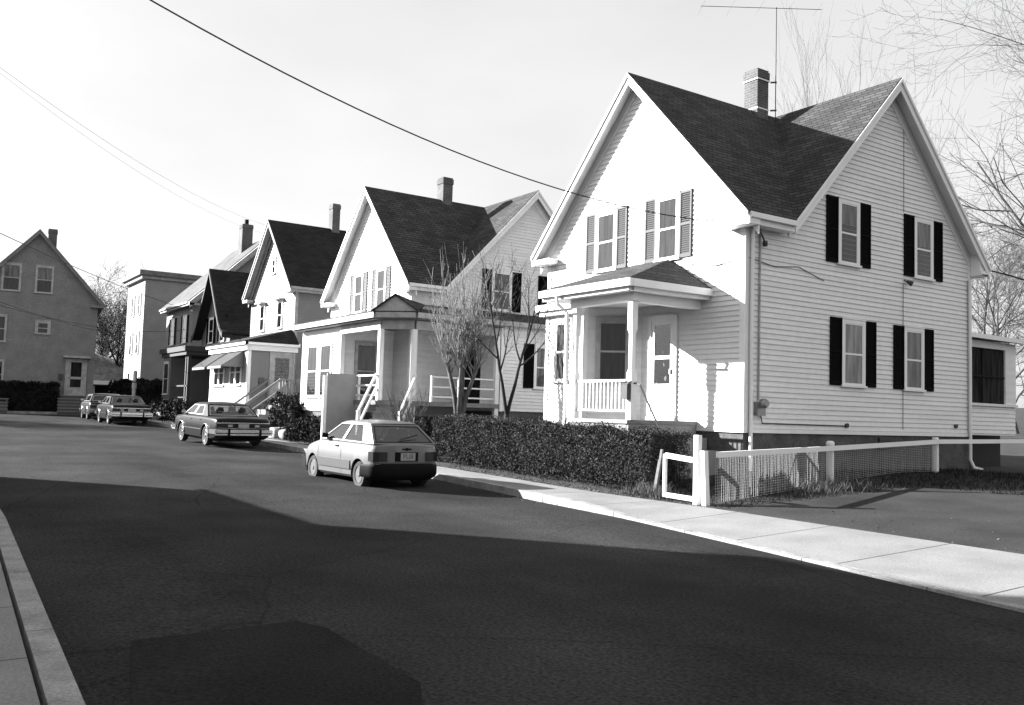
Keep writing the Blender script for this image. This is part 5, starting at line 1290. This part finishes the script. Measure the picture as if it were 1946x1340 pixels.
q = MB(); q.tube([(0, 0, -.3), (0, 0, 9.6)], [.15, .11], 12); q.build('shaft', M['pole'], up)
q = MB(); q.box(-1.1, 1.1, -.18, -.08, 8.6, 8.72); q.build('crossarm', M['pole'], up)

# house on the near left that throws the long shadow across the road (outside the frame)
hx = thing('flat_roofed_house', (-23.8, -5.0, 0), 'flat-roofed house with an enclosed front porch on the near left side of the street', 'house')
FL1 = Face((0, 0, 0), (1, 0, 0), (0, 1, 0)); FL2 = Face((0, 0, 0), (0, -1, 0), (-1, 0, 0)); FL3 = Face((17, 0, 0), (0, -1, 0), (1, 0, 0))
q = MB()
for F_, w_ in ((FL1, 17), (FL2, 10), (FL3, 10)): clap(q, F_, [(0, .8), (w_, .8), (w_, 8.12), (0, 8.12)], .2, .02)
q.build('wall', M['tan_side'], hx, fix=False)
q = MB(); q.box(.03, 16.97, -10, -.03, -.2, .85); q.build('foundation', M['stone'], hx)
q = MB(); q.box(-.12, 17.12, -10.2,   .1, 8.1, 8.35); q.build('roof', M['shingle'], hx)
q = MB(); clap(q, Face((2.2, -.1, 0), (1, 0, 0), (0, 1, 0)), [(0, 8.35), (14.5, 8.35), (14.5, 11.2), (0, 11.2)], .2, .02); clap(q, Face((2.2, -.1, 0), (0, -1, 0), (-1, 0, 0)), [(0, 8.35), (9, 8.35), (9, 11.2), (0, 11.2)], .2, .02); q.box(2.25, 16.7, -9.1, -.15, 8.4, 11.25); q.build('top_storey', M['tan_side'], hx)
for z in (1.9, 5.9):
    for u in (2, 5, 8.5, 12, 15): window(hx, FL1, u, u+1, z, z+1.7, 'curtain_g')
q = MB(); q.prism([(-1.95, 2.5, 4.55), (16.5, 2.5, 4.55), (16.5, 0, 5.55), (.3, 0, 5.75)], (0, 0, -.12)); q.prism([(-1.8, 2.3, .3), (16.4, 2.3, .3), (16.4, 2.3, 4.6), (-1.8, 2.3, 4.6)], (0, -.08, 0)); q.prism([(-1.8, 2.2, .3), (-1.8, .1, .3), (-1.8, .1, 4.6), (-1.8, 2.2, 4.6)], (.08, 0, 0)); q.build('porch_roof', M['shingle'], hx)
q = MB(); [q.box(x-.08, x+.08, 2.2, 2.36, .3, 4.4) for x in (-1.7, 2.5, 7, 11.5, 16.2)]; q.build('porch_post', M['trim'], hx)
q = MB(); q.box(-1.8, 16.4, 0, 2.45, .8, .95); q.build('porch_floor', M['deck'], hx)

# ------------------------------------------------------------------ camera, sky, sun
cam = bpy.data.cameras.new('camera'); co = bpy.data.objects.new('camera', cam); COL.objects.link(co)
cam.sensor_width = 36; cam.lens = 1735/1946*36; cam.clip_end = 3000; cam.clip_start = .05
R_, U_, B_ = CAMR, CAMU, -CAMF
co.matrix_world = Matrix(((R_.x, U_.x, B_.x, CAMO.x), (R_.y, U_.y, B_.y, CAMO.y), (R_.z, U_.z, B_.z, CAMO.z), (0, 0, 0, 1)))
S.camera = co
EL = math.radians(21.2); sd_ = V((-.773, -.634, 0)).normalized()*math.cos(EL)+V((0, 0, math.sin(EL)))
sun = bpy.data.lights.new('sun', 'SUN'); sun.energy = SUN_E; sun.angle = math.radians(.5); sun.color = (1, 1, 1)
so_ = bpy.data.objects.new('sun', sun); COL.objects.link(so_); so_.rotation_euler = (-sd_).to_track_quat('-Z', 'Y').to_euler(); so_.location = (-20, -20, 40)
w = bpy.data.worlds.new('World'); S.world = w; w.use_nodes = True; t = w.node_tree; n = t.nodes; l = t.links
sk_ = n.new('ShaderNodeTexSky'); sk_.sky_type = 'NISHITA'; sk_.sun_disc = False; sk_.sun_elevation = EL; sk_.sun_rotation = math.atan2(sd_.x, sd_.y); sk_.dust_density = 2.0; sk_.air_density = 1.0
bw = n.new('ShaderNodeRGBToBW'); bg = n['Background']; l.new(sk_.outputs[0], bw.inputs[0])
# thin high haze, brighter where it is thicker
tc = n.new('ShaderNodeTexCoord'); mp = n.new('ShaderNodeMapping'); mp.inputs['Scale'].default_value = (1, 1, 2.5); l.new(tc.outputs['Generated'], mp.inputs['Vector'])
nz = n.new('ShaderNodeTexNoise'); nz.inputs['Scale'].default_value = 1.6; nz.inputs['Detail'].default_value = 5; l.new(mp.outputs[0], nz.inputs['Vector'])
mr = n.new('ShaderNodeMapRange'); mr.inputs['From Min'].default_value = .3; mr.inputs['From Max'].default_value = .7; mr.inputs['To Min'].default_value = VEIL*.85; mr.inputs['To Max'].default_value = VEIL*1.15
l.new(nz.outputs['Fac'], mr.inputs['Value'])
ma = n.new('ShaderNodeMath'); ma.operation = 'MULTIPLY_ADD'; ma.inputs[1].default_value = NISH; l.new(bw.outputs[0], ma.inputs[0]); l.new(mr.outputs['Result'], ma.inputs[2])
l.new(ma.outputs[0], bg.inputs['Color']); bg.inputs['Strength'].default_value = SKY_S
S.view_settings.view_transform = 'Standard'; S.view_settings.look = 'None'; S.view_settings.gamma = 1; S.view_settings.exposure = EXPO; S.view_settings.use_curve_mapping = False
S.render.engine = 'CYCLES'; S.cycles.max_bounces = 8; S.cycles.diffuse_bounces = 1; S.cycles.transparent_max_bounces = 16; S.cycles.use_denoising = True
